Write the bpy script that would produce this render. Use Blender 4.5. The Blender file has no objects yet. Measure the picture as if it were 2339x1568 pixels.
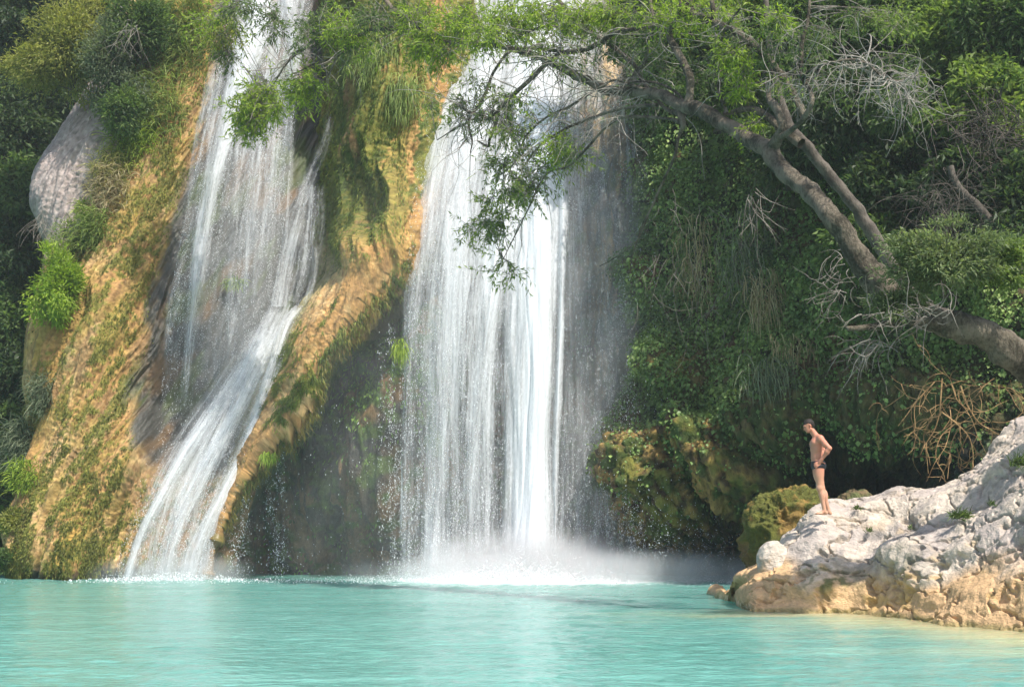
import bpy, math, time
import numpy as np
from mathutils import Vector
T0 = time.time()
SC = bpy.context.scene
COL = SC.collection
# ------------------------------------------------------------------ camera
CAM_H = 1.3
PITCH = math.atan((1227 - 784) / 3197.0)
FV = 3197.0                                   # focal length in units of the layout sketch (2338 wide)
cam_d = bpy.data.cameras.new('camera'); cam = bpy.data.objects.new('camera', cam_d); COL.objects.link(cam)
cam_d.sensor_width = 36; cam_d.lens = FV / 2338 * 36
cam_d.clip_start = 0.1; cam_d.clip_end = 2000
cam.location = (0, 0, CAM_H); cam.rotation_euler = (math.radians(90) + PITCH, 0, 0)
SC.camera = cam
# ------------------------------------------------------------------ sky and sun
SUN_EL, SUN_AZ = 54.0, 36.0                   # azimuth: degrees to the right of straight behind the camera
w = bpy.data.worlds.new('World'); SC.world = w; w.use_nodes = True
nt = w.node_tree; nt.nodes.clear()
sky = nt.nodes.new('ShaderNodeTexSky'); sky.sky_type = 'NISHITA'; sky.sun_disc = False
sx = math.sin(math.radians(SUN_AZ)) * math.cos(math.radians(SUN_EL))
sy = -math.cos(math.radians(SUN_AZ)) * math.cos(math.radians(SUN_EL))
sz = math.sin(math.radians(SUN_EL))
sky.sun_elevation = math.radians(SUN_EL); sky.sun_rotation = math.atan2(sx, sy)
sky.air_density = 1.0; sky.dust_density = 2.0
bg = nt.nodes.new('ShaderNodeBackground'); bg.inputs['Strength'].default_value = 0.15
wo = nt.nodes.new('ShaderNodeOutputWorld')
nt.links.new(sky.outputs[0], bg.inputs[0]); nt.links.new(bg.outputs[0], wo.inputs[0])
sl = bpy.data.lights.new('sun', 'SUN'); sl.energy = 5.0; sl.angle = math.radians(0.5); sl.color = (1.0, 0.95, 0.86)
so = bpy.data.objects.new('sun', sl); COL.objects.link(so)
so.rotation_euler = Vector((-sx, -sy, -sz)).to_track_quat('-Z', 'Y').to_euler()
so.location = (20, -10, 40)
SC.view_settings.view_transform = 'Standard'; SC.view_settings.look = 'None'
SC.view_settings.exposure = 0.55; SC.view_settings.gamma = 1; SC.view_settings.use_curve_mapping = False
SC.render.engine = 'CYCLES'
cy = SC.cycles
cy.use_denoising = True
cy.max_bounces = 8; cy.diffuse_bounces = 3; cy.glossy_bounces = 3; cy.transmission_bounces = 4
cy.transparent_max_bounces = 40; cy.volume_bounces = 1
cy.volume_step_rate = 2.0; cy.volume_max_steps = 128
cy.sample_clamp_indirect = 6
# ------------------------------------------------------------------ helpers
rng = np.random.default_rng(7)
cp, sp_ = math.cos(PITCH), math.sin(PITCH)

def P(vx, vy, Y):
    """layout sketch coordinate + distance Y -> world point(s)"""
    vx = np.asarray(vx, float); vy = np.asarray(vy, float); Y = np.asarray(Y, float)
    a = (vx - 1169) / FV; b = -(vy - 784) / FV
    dy = cp - b * sp_; dz = sp_ + b * cp
    k = Y / dy
    return np.stack([a * k, Y + 0 * k, CAM_H + dz * k], -1)

def toV(p):
    x, y, z = p[..., 0], p[..., 1], p[..., 2] - CAM_H
    d = y * cp + z * sp_; u = -y * sp_ + z * cp
    return 1169 + FV * x / d, 784 - FV * u / d

def water_Y(vy):
    ang = math.atan((vy - 784) / FV) - PITCH
    return CAM_H / math.tan(ang)

def _hash(ix, iy, iz, s):
    h = (ix.astype(np.uint32) * np.uint32(374761393)) ^ (iy.astype(np.uint32) * np.uint32(668265263)) ^ \
        (iz.astype(np.uint32) * np.uint32(2147483647 - 1274126177)) ^ np.uint32((s * 1013904223) & 0xffffffff)
    h = (h ^ (h >> np.uint32(13))) * np.uint32(1274126177)
    h = (h ^ (h >> np.uint32(16))) * np.uint32(2246822519)
    return h ^ (h >> np.uint32(15))

def noise(x, y, z, s=0):
    x = np.asarray(x, float); y = np.asarray(y, float) + 0 * x; z = np.asarray(z, float) + 0 * x
    fx, fy, fz = np.floor(x), np.floor(y), np.floor(z)
    ix, iy, iz = fx.astype(np.int64), fy.astype(np.int64), fz.astype(np.int64)
    x, y, z = x - fx, y - fy, z - fz
    u, v, w_ = x * x * x * (x * (x * 6 - 15) + 10), y * y * y * (y * (y * 6 - 15) + 10), z * z * z * (z * (z * 6 - 15) + 10)
    r = 0
    for dx in (0, 1):
        for dy in (0, 1):
            for dz in (0, 1):
                h = _hash(ix + dx, iy + dy, iz + dz, s)
                gx = (h & np.uint32(1023)) / 511.5 - 1.0
                gy = ((h >> np.uint32(10)) & np.uint32(1023)) / 511.5 - 1.0
                gz = ((h >> np.uint32(20)) & np.uint32(1023)) / 511.5 - 1.0
                d = gx * (x - dx) + gy * (y - dy) + gz * (z - dz)
                r = r + d * (u if dx else 1 - u) * (v if dy else 1 - v) * (w_ if dz else 1 - w_)
    return r * 1.2

def fbm(x, y, z, s=0, o=4, g=0.5):
    r = 0; a = 1; f = 1
    for i in range(o):
        r = r + a * noise(x * f, y * f, z * f, s + i * 17); a *= g; f *= 2.03
    return r

def sm(a, b, x):
    t = np.clip((x - a) / (b - a), 0, 1); return t * t * (3 - 2 * t)

def mix(a, b, t):
    a = np.asarray(a, float); b = np.asarray(b, float); t = np.asarray(t)[..., None]
    return a * (1 - t) + b * t

def tag(o, label=None, cat=None, group=None, kind=None):
    if label: o['label'] = label
    if cat: o['category'] = cat
    if group: o['group'] = group
    if kind: o['kind'] = kind
    return o

def empty(name, loc, label=None, cat=None, group=None):
    o = bpy.data.objects.new(name, None); COL.objects.link(o)
    o.location = tuple(float(v) for v in loc); o.empty_display_size = 0.3
    return tag(o, label, cat, group)

def mesh_obj(name, co, faces, mat, parent=None, attrs=None, uv=None, smooth=True):
    """co (n,3) world coordinates, faces (m,k) int; parent: an Empty placed at parent.location"""
    co = np.asarray(co, np.float32)
    if parent is not None: co = co - np.array(parent.location, np.float32)
    me = bpy.data.meshes.new(name)
    n = len(co); me.vertices.add(n); me.vertices.foreach_set('co', co.ravel())
    if not isinstance(faces, list): faces = [faces]
    faces = [np.asarray(f, np.int32) for f in faces if len(f)]
    nl = sum(f.size for f in faces); npl = sum(len(f) for f in faces)
    me.loops.add(nl); me.loops.foreach_set('vertex_index', np.concatenate([f.ravel() for f in faces]))
    me.polygons.add(npl)
    st = []; k = 0
    for f in faces:
        st.append(k + np.arange(len(f)) * f.shape[1]); k += f.size
    me.polygons.foreach_set('loop_start', np.concatenate(st).astype(np.int32))
    me.update(calc_edges=True)
    me.polygons.foreach_set('use_smooth', np.full(npl, smooth, dtype=bool))
    for k_, v in (attrs or {}).items():
        v = np.asarray(v, np.float32)
        if v.ndim == 1:
            a = me.attributes.new(k_, 'FLOAT', 'POINT'); a.data.foreach_set('value', v)
        else:
            c4 = np.ones((n, 4), np.float32); c4[:, :3] = v[:, :3]
            a = me.attributes.new(k_, 'FLOAT_COLOR', 'POINT'); a.data.foreach_set('color', c4.ravel())
    if uv is not None:
        ul = me.uv_layers.new(name='UVMap')
        vi = np.concatenate([f.ravel() for f in faces])
        ul.data.foreach_set('uv', np.asarray(uv, np.float32)[vi].ravel())
    me.materials.append(mat)
    o = bpy.data.objects.new(name, me); COL.objects.link(o)
    if parent is not None: o.parent = parent
    return o

def grid_faces(nr, nc, wrap=False):
    i = np.arange(nr - 1)[:, None]; j = np.arange(nc if wrap else nc - 1)[None, :]
    j2 = (j + 1) % nc
    a = i * nc + j; b = i * nc + j2; c = (i + 1) * nc + j2; d = (i + 1) * nc + j
    return np.stack([a, b, c, d], -1).reshape(-1, 4)

def cr_weights(n, m):
    """Catmull-Rom matrix (m,n)"""
    t = np.linspace(0, n - 1, m); k = np.minimum(t.astype(int), n - 2); f = t - k
    W = np.zeros((m, n))
    w0 = -0.5 * f + f * f - 0.5 * f ** 3; w1 = 1 - 2.5 * f * f + 1.5 * f ** 3
    w2 = 0.5 * f + 2 * f * f - 1.5 * f ** 3; w3 = -0.5 * f * f + 0.5 * f ** 3
    r = np.arange(m)
    for d, ww in ((-1, w0), (0, w1), (1, w2), (2, w3)):
        kk = k + d
        ok = (kk >= 0) & (kk < n); np.add.at(W, (r[ok], kk[ok]), ww[ok])
        lo = kk < 0; np.add.at(W, (r[lo], 0 * kk[lo]), 2 * ww[lo]); np.add.at(W, (r[lo], 0 * kk[lo] + 1), -ww[lo])
        hi = kk >= n; np.add.at(W, (r[hi], 0 * kk[hi] + n - 1), 2 * ww[hi]); np.add.at(W, (r[hi], 0 * kk[hi] + n - 2), -ww[hi])
    return W

def loft(ctrl, nr, nc):
    c = np.asarray(ctrl, float)
    return np.einsum('ra,abk,cb->rck', cr_weights(c.shape[0], nr), c, cr_weights(c.shape[1], nc))

def normals(S):
    du = np.gradient(S, axis=1); dv = np.gradient(S, axis=0)
    n = np.cross(dv, du); n /= np.linalg.norm(n, axis=-1, keepdims=True) + 1e-9
    return n            # rows go down, columns go right -> points towards the camera

def vctrl(rows):
    """rows of (vx,vy,Y)"""
    a = np.array(rows, float); return P(a[..., 0], a[..., 1], a[..., 2])

def catmull(pts, m):
    pts = np.asarray(pts, float); return cr_weights(len(pts), m) @ pts

def tubes(paths, sides=6):
    """paths: list of (pts(n,3), radii(n)); returns verts, quads"""
    V = []; F = []; off = 0
    ang = np.arange(sides) * 2 * math.pi / sides
    for pts, rad in paths:
        pts = np.asarray(pts, float); rad = np.asarray(rad, float); n = len(pts)
        t = np.gradient(pts, axis=0); t /= np.linalg.norm(t, axis=1, keepdims=True) + 1e-9
        ref = np.array([0.3, 1.0, 0.2]); ref = ref / np.linalg.norm(ref)
        a = np.cross(t, ref); a /= np.linalg.norm(a, axis=1, keepdims=True) + 1e-9
        b = np.cross(t, a)
        ring = pts[:, None] + rad[:, None, None] * (np.cos(ang)[None, :, None] * a[:, None] + np.sin(ang)[None, :, None] * b[:, None])
        V.append(ring.reshape(-1, 3)); F.append(grid_faces(n, sides, True) + off)
        off += n * sides
    return np.concatenate(V), np.concatenate(F)

def unit(v): return v / (np.linalg.norm(v, axis=-1, keepdims=True) + 1e-9)

def leaf_geo(base, d, n, L, Wd, fold=0.15):
    """base(N,3) d unit dir, n normal-ish; returns verts (4N,3), faces"""
    d = unit(d); wv = unit(np.cross(d, n)); nn = np.cross(wv, d)
    L = np.asarray(L)[:, None] * np.ones((len(base), 1)); Wd = np.asarray(Wd)[:, None] * np.ones((len(base), 1))
    v0 = base; v2 = base + d * L
    m = base + d * L * 0.45 + nn * L * fold
    v1 = m + wv * Wd * 0.5; v3 = m - wv * Wd * 0.5
    V = np.stack([v0, v1, v2, v3], 1).reshape(-1, 3)
    F = np.arange(len(base) * 4).reshape(-1, 4)
    return V, F

def rand_unit(n, g=None):
    g = g or rng; v = g.normal(size=(n, 3)); return unit(v)
# ------------------------------------------------------------------ materials
def new_mat(name):
    m = bpy.data.materials.new(name); m.use_nodes = True; m.node_tree.nodes.clear(); return m, m.node_tree
def N(t, kind, **kw):
    n = t.nodes.new(kind)
    for k, v in kw.items(): setattr(n, k, v)
    return n
def mth(t, op, a, b=None, c=None, clamp=False):
    n = N(t, 'ShaderNodeMath', operation=op, use_clamp=clamp)
    for i, v in enumerate((a, b, c)):
        if v is None: continue
        if isinstance(v, (int, float)): n.inputs[i].default_value = v
        else: t.links.new(v, n.inputs[i])
    return n.outputs[0]
def maprange(t, v, a, b, c=0, d=1, smooth=True):
    n = N(t, 'ShaderNodeMapRange', interpolation_type='SMOOTHSTEP' if smooth else 'LINEAR')
    t.links.new(v, n.inputs[0])
    for i, x in zip((1, 2, 3, 4), (a, b, c, d)):
        if isinstance(x, (int, float)): n.inputs[i].default_value = x
        else: t.links.new(x, n.inputs[i])
    return n.outputs[0]
def scaled(t, vec, s):
    n = N(t, 'ShaderNodeVectorMath', operation='MULTIPLY'); t.links.new(vec, n.inputs[0]); n.inputs[1].default_value = s
    return n.outputs[0]
def ntex(t, vec, scale, detail=4, rough=0.55):
    n = N(t, 'ShaderNodeTexNoise'); t.links.new(vec, n.inputs['Vector'])
    n.inputs['Scale'].default_value = scale; n.inputs['Detail'].default_value = detail; n.inputs['Roughness'].default_value = rough
    return n.outputs['Fac']
def mulcol(t, col, fac_out, lo, hi):
    """colour * (lo..hi by fac)"""
    k = maprange(t, fac_out, 0.3, 0.7, lo, hi, False)
    n = N(t, 'ShaderNodeVectorMath', operation='SCALE'); t.links.new(col, n.inputs[0]); t.links.new(k, n.inputs['Scale'])
    return n.outputs[0]

def rock_material(name, rough=0.85, bump=0.06, fine=9.0, stretch=(1, 1, 1), var=(0.7, 1.3), spec=0.3, flow=False):
    m, t = new_mat(name)
    at = N(t, 'ShaderNodeAttribute', attribute_name='tone')
    wet = N(t, 'ShaderNodeAttribute', attribute_name='wet')
    geo = N(t, 'ShaderNodeNewGeometry')
    src = geo.outputs['Position']
    if flow: src = N(t, 'ShaderNodeAttribute', attribute_name='flow').outputs['Vector']
    v = scaled(t, src, stretch)
    n1 = ntex(t, v, fine, 6, 0.65); n2 = ntex(t, v, fine * 4, 3, 0.6)
    c = mulcol(t, at.outputs['Color'], n1, *var)
    b = N(t, 'ShaderNodeBump'); b.inputs['Strength'].default_value = 0.9; b.inputs['Distance'].default_value = bump
    h = mth(t, 'ADD', n1, mth(t, 'MULTIPLY', n2, 0.4))
    t.links.new(h, b.inputs['Height'])
    p = N(t, 'ShaderNodeBsdfPrincipled')
    t.links.new(c, p.inputs['Base Color']); t.links.new(b.outputs[0], p.inputs['Normal'])
    t.links.new(maprange(t, wet.outputs['Fac'], 0, 1, rough, 0.35, False), p.inputs['Roughness'])
    p.inputs['Specular IOR Level'].default_value = spec
    o = N(t, 'ShaderNodeOutputMaterial'); t.links.new(p.outputs[0], o.inputs[0])
    return m

def leaf_material(name, trans=0.45, rough=0.5, spec=0.3):
    m, t = new_mat(name)
    at = N(t, 'ShaderNodeAttribute', attribute_name='tone')
    p = N(t, 'ShaderNodeBsdfPrincipled'); p.inputs['Roughness'].default_value = rough; p.inputs['Specular IOR Level'].default_value = spec
    t.links.new(at.outputs['Color'], p.inputs['Base Color'])
    tr = N(t, 'ShaderNodeBsdfTranslucent')
    sc = N(t, 'ShaderNodeVectorMath', operation='MULTIPLY'); t.links.new(at.outputs['Color'], sc.inputs[0]); sc.inputs[1].default_value = (1.5, 1.6, 0.8)
    t.links.new(sc.outputs[0], tr.inputs['Color'])
    mx = N(t, 'ShaderNodeMixShader'); mx.inputs[0].default_value = trans
    t.links.new(p.outputs[0], mx.inputs[1]); t.links.new(tr.outputs[0], mx.inputs[2])
    o = N(t, 'ShaderNodeOutputMaterial'); t.links.new(mx.outputs[0], o.inputs[0])
    return m

def bark_material(name, c1, c2, scale=14, bump=0.03):
    m, t = new_mat(name)
    geo = N(t, 'ShaderNodeNewGeometry')
    n0 = ntex(t, geo.outputs['Position'], 2.2, 4, 0.6)
    n1 = ntex(t, scaled(t, geo.outputs['Position'], (1.5, 1.5, 0.8)), scale, 6, 0.7)
    r = N(t, 'ShaderNodeMix', data_type='RGBA')
    t.links.new(maprange(t, mth(t, 'ADD', mth(t, 'MULTIPLY', n0, 0.6), mth(t, 'MULTIPLY', n1, 0.4)), 0.4, 0.6), r.inputs['Factor'])
    r.inputs['A'].default_value = (*c1, 1); r.inputs['B'].default_value = (*c2, 1)
    b = N(t, 'ShaderNodeBump'); b.inputs['Strength'].default_value = 1; b.inputs['Distance'].default_value = bump
    t.links.new(n1, b.inputs['Height'])
    p = N(t, 'ShaderNodeBsdfPrincipled'); p.inputs['Roughness'].default_value = 0.9; p.inputs['Specular IOR Level'].default_value = 0.2
    t.links.new(r.outputs['Result'], p.inputs['Base Color']); t.links.new(b.outputs[0], p.inputs['Normal'])
    o = N(t, 'ShaderNodeOutputMaterial'); t.links.new(p.outputs[0], o.inputs[0])
    return m

def attr_material(name, rough=0.6, spec=0.3, sss=0.0):
    m, t = new_mat(name)
    at = N(t, 'ShaderNodeAttribute', attribute_name='tone')
    p = N(t, 'ShaderNodeBsdfPrincipled'); p.inputs['Roughness'].default_value = rough; p.inputs['Specular IOR Level'].default_value = spec
    t.links.new(at.outputs['Color'], p.inputs['Base Color'])
    if sss: p.inputs['Subsurface Weight'].default_value = sss; p.inputs['Subsurface Radius'].default_value = (0.02, 0.008, 0.004)
    o = N(t, 'ShaderNodeOutputMaterial'); t.links.new(p.outputs[0], o.inputs[0])
    return m

M_TUFA = rock_material('travertine', bump=0.06, fine=5.5, stretch=(1.3, 0.45, 1.0), var=(0.66, 1.30), flow=True)
M_MOSSY = rock_material('mossy_rock', bump=0.08, fine=7, var=(0.6, 1.3))
M_CAVE = rock_material('dark_wet_rock', bump=0.12, fine=4.5, stretch=(1.2, 1.2, 0.7), spec=0.3, var=(0.45, 1.6))
M_WHITE = rock_material('pale_limestone', bump=0.05, fine=6.0, stretch=(1, 1, 1.5), var=(0.72, 1.2))
M_LEAF = leaf_material('leaf'); M_IVY = leaf_material('ivy_leaf', trans=0.25, rough=0.45)
M_GRASS = leaf_material('grass_blade', trans=0.35, rough=0.6)
M_BARK = bark_material('grey_brown_bark', (0.050, 0.043, 0.030), (0.21, 0.175, 0.13), bump=0.09)
M_BARKD = bark_material('shaded_bark', (0.05, 0.042, 0.035), (0.13, 0.11, 0.09))
M_TWIG = bark_material('pale_twig_bark', (0.10, 0.085, 0.07), (0.27, 0.24, 0.205), bump=0.004)
M_TWIGP = bark_material('weathered_twig_bark', (0.16, 0.14, 0.12), (0.34, 0.31, 0.27), bump=0.003)
M_ROOT = bark_material('dry_orange_branch', (0.20, 0.12, 0.055), (0.40, 0.26, 0.125), bump=0.005)

O_ = np.array((0.37, 0.208, 0.075)); T_ = np.array((0.46, 0.31, 0.145)); MO = np.array((0.17, 0.165, 0.03)); DM = np.array((0.06, 0.085, 0.018))
WE = np.array((0.048, 0.046, 0.040)); GR = np.array((0.36, 0.30, 0.28)); BR = np.array((0.20, 0.12, 0.055)); YE = np.array((0.44, 0.30, 0.05))

def finish_sheet(name, S, tone, wet, mat, label=None, kind='structure', parent=None, cat=None, ab=None):
    nr, nc = S.shape[:2]
    o = mesh_obj(name, S.reshape(-1, 3), grid_faces(nr, nc)[:, ::-1], mat, parent, {'tone': tone.reshape(-1, 3), 'wet': wet.reshape(-1), **({} if ab is None else {'flow': np.stack([ab[0], ab[1], 0 * ab[0]], -1).reshape(-1, 3)})})
    if kind: o['kind'] = kind
    if label: o['label'] = label
    if cat: o['category'] = cat
    return o

def tufa_disp(a, b, S, amp=1.0, seed=0):
    """drip-like relief: a across the flow, b along the flow (metres)"""
    wob = 0.35 * fbm(a * 0.5, b * 0.25, 0 * a, seed + 3, 2)
    big = fbm(a * 0.42 + wob, b * 0.10, 0 * a, seed + 1, 3) * 0.85
    mid = 1 - np.abs(fbm(a * 1.1 + wob * 2, b * 0.14, 0 * a, seed + 2, 3)) * 2.2
    x, y, z = S[..., 0], S[..., 1], S[..., 2]
    lump = 1 - np.abs(fbm(a * 2.6 + wob * 2, b * 0.40, 0 * a, seed + 5, 3)) * 2
    gran = 1 - np.abs(fbm(a * 6.0, b * 4.2, 0 * a, seed + 9, 2)) * 2.4
    patch = 0.35 + 0.65 * sm(-0.2, 0.25, fbm(a * 0.8, b * 0.3, 0 * a, seed + 13, 2))
    return amp * (1.15 * big + 0.42 * mid + 0.20 * lump + 0.085 * gran * patch), mid + 0.5 * lump, gran
# ------------------------------------------------------------------ cliffs
def make_buttress():
    rows_y = [-80, 120, 300, 430, 560, 740, 950, 1100, 1200, 1285, 1345]
    cols = [[330, 400, 450, 500, 640, 800], [262, 350, 420, 475, 610, 790], [155, 260, 360, 450, 590, 770],
            [88, 215, 330, 430, 570, 750], [108, 200, 300, 395, 540, 730], [80, 165, 260, 345, 490, 700],
            [64, 140, 220, 310, 460, 640], [50, 115, 200, 320, 420, 590], [12, 80, 180, 300, 400, 560],
            [20, 80, 170, 280, 390, 540], [60, 100, 180, 280, 390, 540]]
    off = [2.2, 0.5, 0, 0.5, 1.6, 3.2]
    rows = []
    for vy, cs in zip(rows_y, cols):
        Yb = np.interp(vy, [-80, 300, 740, 1100, 1290, 1345], [53, 50.3, 47.5, 45.8, 45.0, 45.4])
        o = list(off)
        if vy > 1000: o = [1.5, 0.4, 0, -0.1, -0.2, 0.8]
        r = [(cs[0] + 35, vy - 12, Yb + 7)] + [(c, vy, Yb + k) for c, k in zip(cs, o)]
        rows.append(r)
    S = loft(vctrl(rows), 760, 470)
    a = np.cumsum(np.linalg.norm(np.diff(S, axis=1, prepend=S[:, :1]), axis=-1), 1)
    b = np.cumsum(np.linalg.norm(np.diff(S, axis=0, prepend=S[:1]), axis=-1), 0)
    x, y, z = S[..., 0], S[..., 1], S[..., 2]
    a = x * 0.93 - z * 0.37; b = -x * 0.37 - z * 0.93
    d, mid, lump = tufa_disp(a, b, S, 0.72, 1)
    nrm = normals(S); X, Yv = toV(S)
    cs_ = np.linspace(0, 6, S.shape[1])[None] + 0 * x
    d = d * (0.5 + 0.5 * sm(0.9, 1.9, cs_)) * (1 - 0.7 * sm(-20, 60, X - np.interp(Yv, [-80, 150, 330, 500, 700, 860, 1010, 1080, 1150, 1330], [475, 470, 440, 385, 345, 325, 320, 320, 300, 275])))
    S2 = S + nrm * d[..., None]
    X, Yv = toV(S)
    x, y, z = S[..., 0], S[..., 1], S[..., 2]
    # colour: coverage of moss, algae, bare tufa, plus shade painted into the creases
    n1 = fbm(a * 0.8, b * 0.16, 0 * a, 21, 4); n2 = fbm(a * 2.2, b * 0.5, 0 * a, 31, 4); n3 = fbm(x * 5, y * 5, z * 5, 41, 3); n4 = fbm(x * 10, y * 10, z * 9, 47, 2)
    c = mix(O_, T_, sm(-0.3, 0.4, n1 + 0.5 * n3))
    c = mix(c, c * 0.6, sm(0.15, -0.5, lump) * 0.8)  # hollows between granules darkened, their shade put into the colour
    c = mix(c, BR * 0.8, sm(0.1, -0.6, mid) * 0.5)  # folds browned to paint in deeper shade
    c = mix(c, BR, sm(0.0, 0.45, -n2 - 0.3 * n3) * 0.7)
    c = mix(c, YE, sm(0.25, 0.5, fbm(a * 0.6, b * 0.12, 0 * a, 61, 3)) * 0.55)
    # moss bands
    band = np.interp(Yv, [0, 300, 600, 900, 1100, 1300], [420, 390, 300, 235, 215, 180])
    mo = sm(0.05, 0.28, n2 * 0.6 + n3 * 0.45 + 0.30 * np.exp(-((X - band) / 75) ** 2) + 0.1 * n1 - 0.09)
    c = mix(c, MO * 0.75 + 0.25 * DM, mo * 0.85)
    mo2 = sm(0.2, 0.4, fbm(a * 1.1, b * 0.3, 0 * a, 71, 4))
    c = mix(c, DM * 1.3, mo2 * 0.6)
    c = mix(c, np.array((0.30, 0.21, 0.055)), sm(-0.1, 0.25, fbm(a * 1.6, b * 0.5, 0 * a, 77, 4)) * 0.55)
    c = c * (1 + 0.55 * np.clip(n4 + 0.4 * n3, -.9, .9))[..., None]
    mask_b = np.clip(mo + mo2, 0, 1)
    # bare grey face on the upper left
    gx = np.interp(Yv, [200, 300, 420, 560, 640], [330, 300, 240, 175, 120])
    g = sm(20, -40, X - gx + 60 * n1) * sm(640, 500, Yv + 100 * n2) 
    c = mix(c, GR * (0.9 + 0.5 * n3[..., None]), g * 0.95)
    # pinkish pale middle left face
    # wet dark face beside and behind the fall
    wx = np.interp(Yv, [-80, 150, 330, 500, 700, 860, 1010, 1080, 1150, 1330], [475, 470, 440, 385, 325, 295, 290, 330, 360, 330])
    wn = X - wx + 32 * n2 + 18 * n1
    wet = sm(-15, 30, wn)
    wet = wet * (1 - 0.45 * sm(1050, 1120, Yv))
    wc = mix(WE, BR * 0.6, sm(0.05, 0.4, fbm(a * 1.0, b * 0.35, 0 * a, 81, 3)))
    wc = mix(wc, DM * 0.9, sm(0.1, 0.4, fbm(a * 1.3, b * 0.3, 0 * a, 91, 3)) * 0.8)
    wc = mix(wc, np.array((0.10, 0.095, 0.08)), sm(-0.1, 0.4, n2) * 0.5)
    c = mix(c, wc, wet)
    c = mix(c, mix(BR * 1.3, MO * 0.6, sm(-0.1, 0.2, n3)), sm(1060, 1120, Yv) * sm(250, 330, X) * 0.8)
    # shade of the undercut painted as a dark band at the water
    c = mix(c, WE * 0.8, sm(0.5, 0.12, z + 0.25 * n2))
    finish_sheet('travertine_buttress', S2, c, wet, M_TUFA, 'orange and mossy travertine slope left of the falls', ab=(a, b))
    return S2, nrm, X, Yv, mask_b * (1 - g) * (1 - wet)
BUT = make_buttress()

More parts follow.
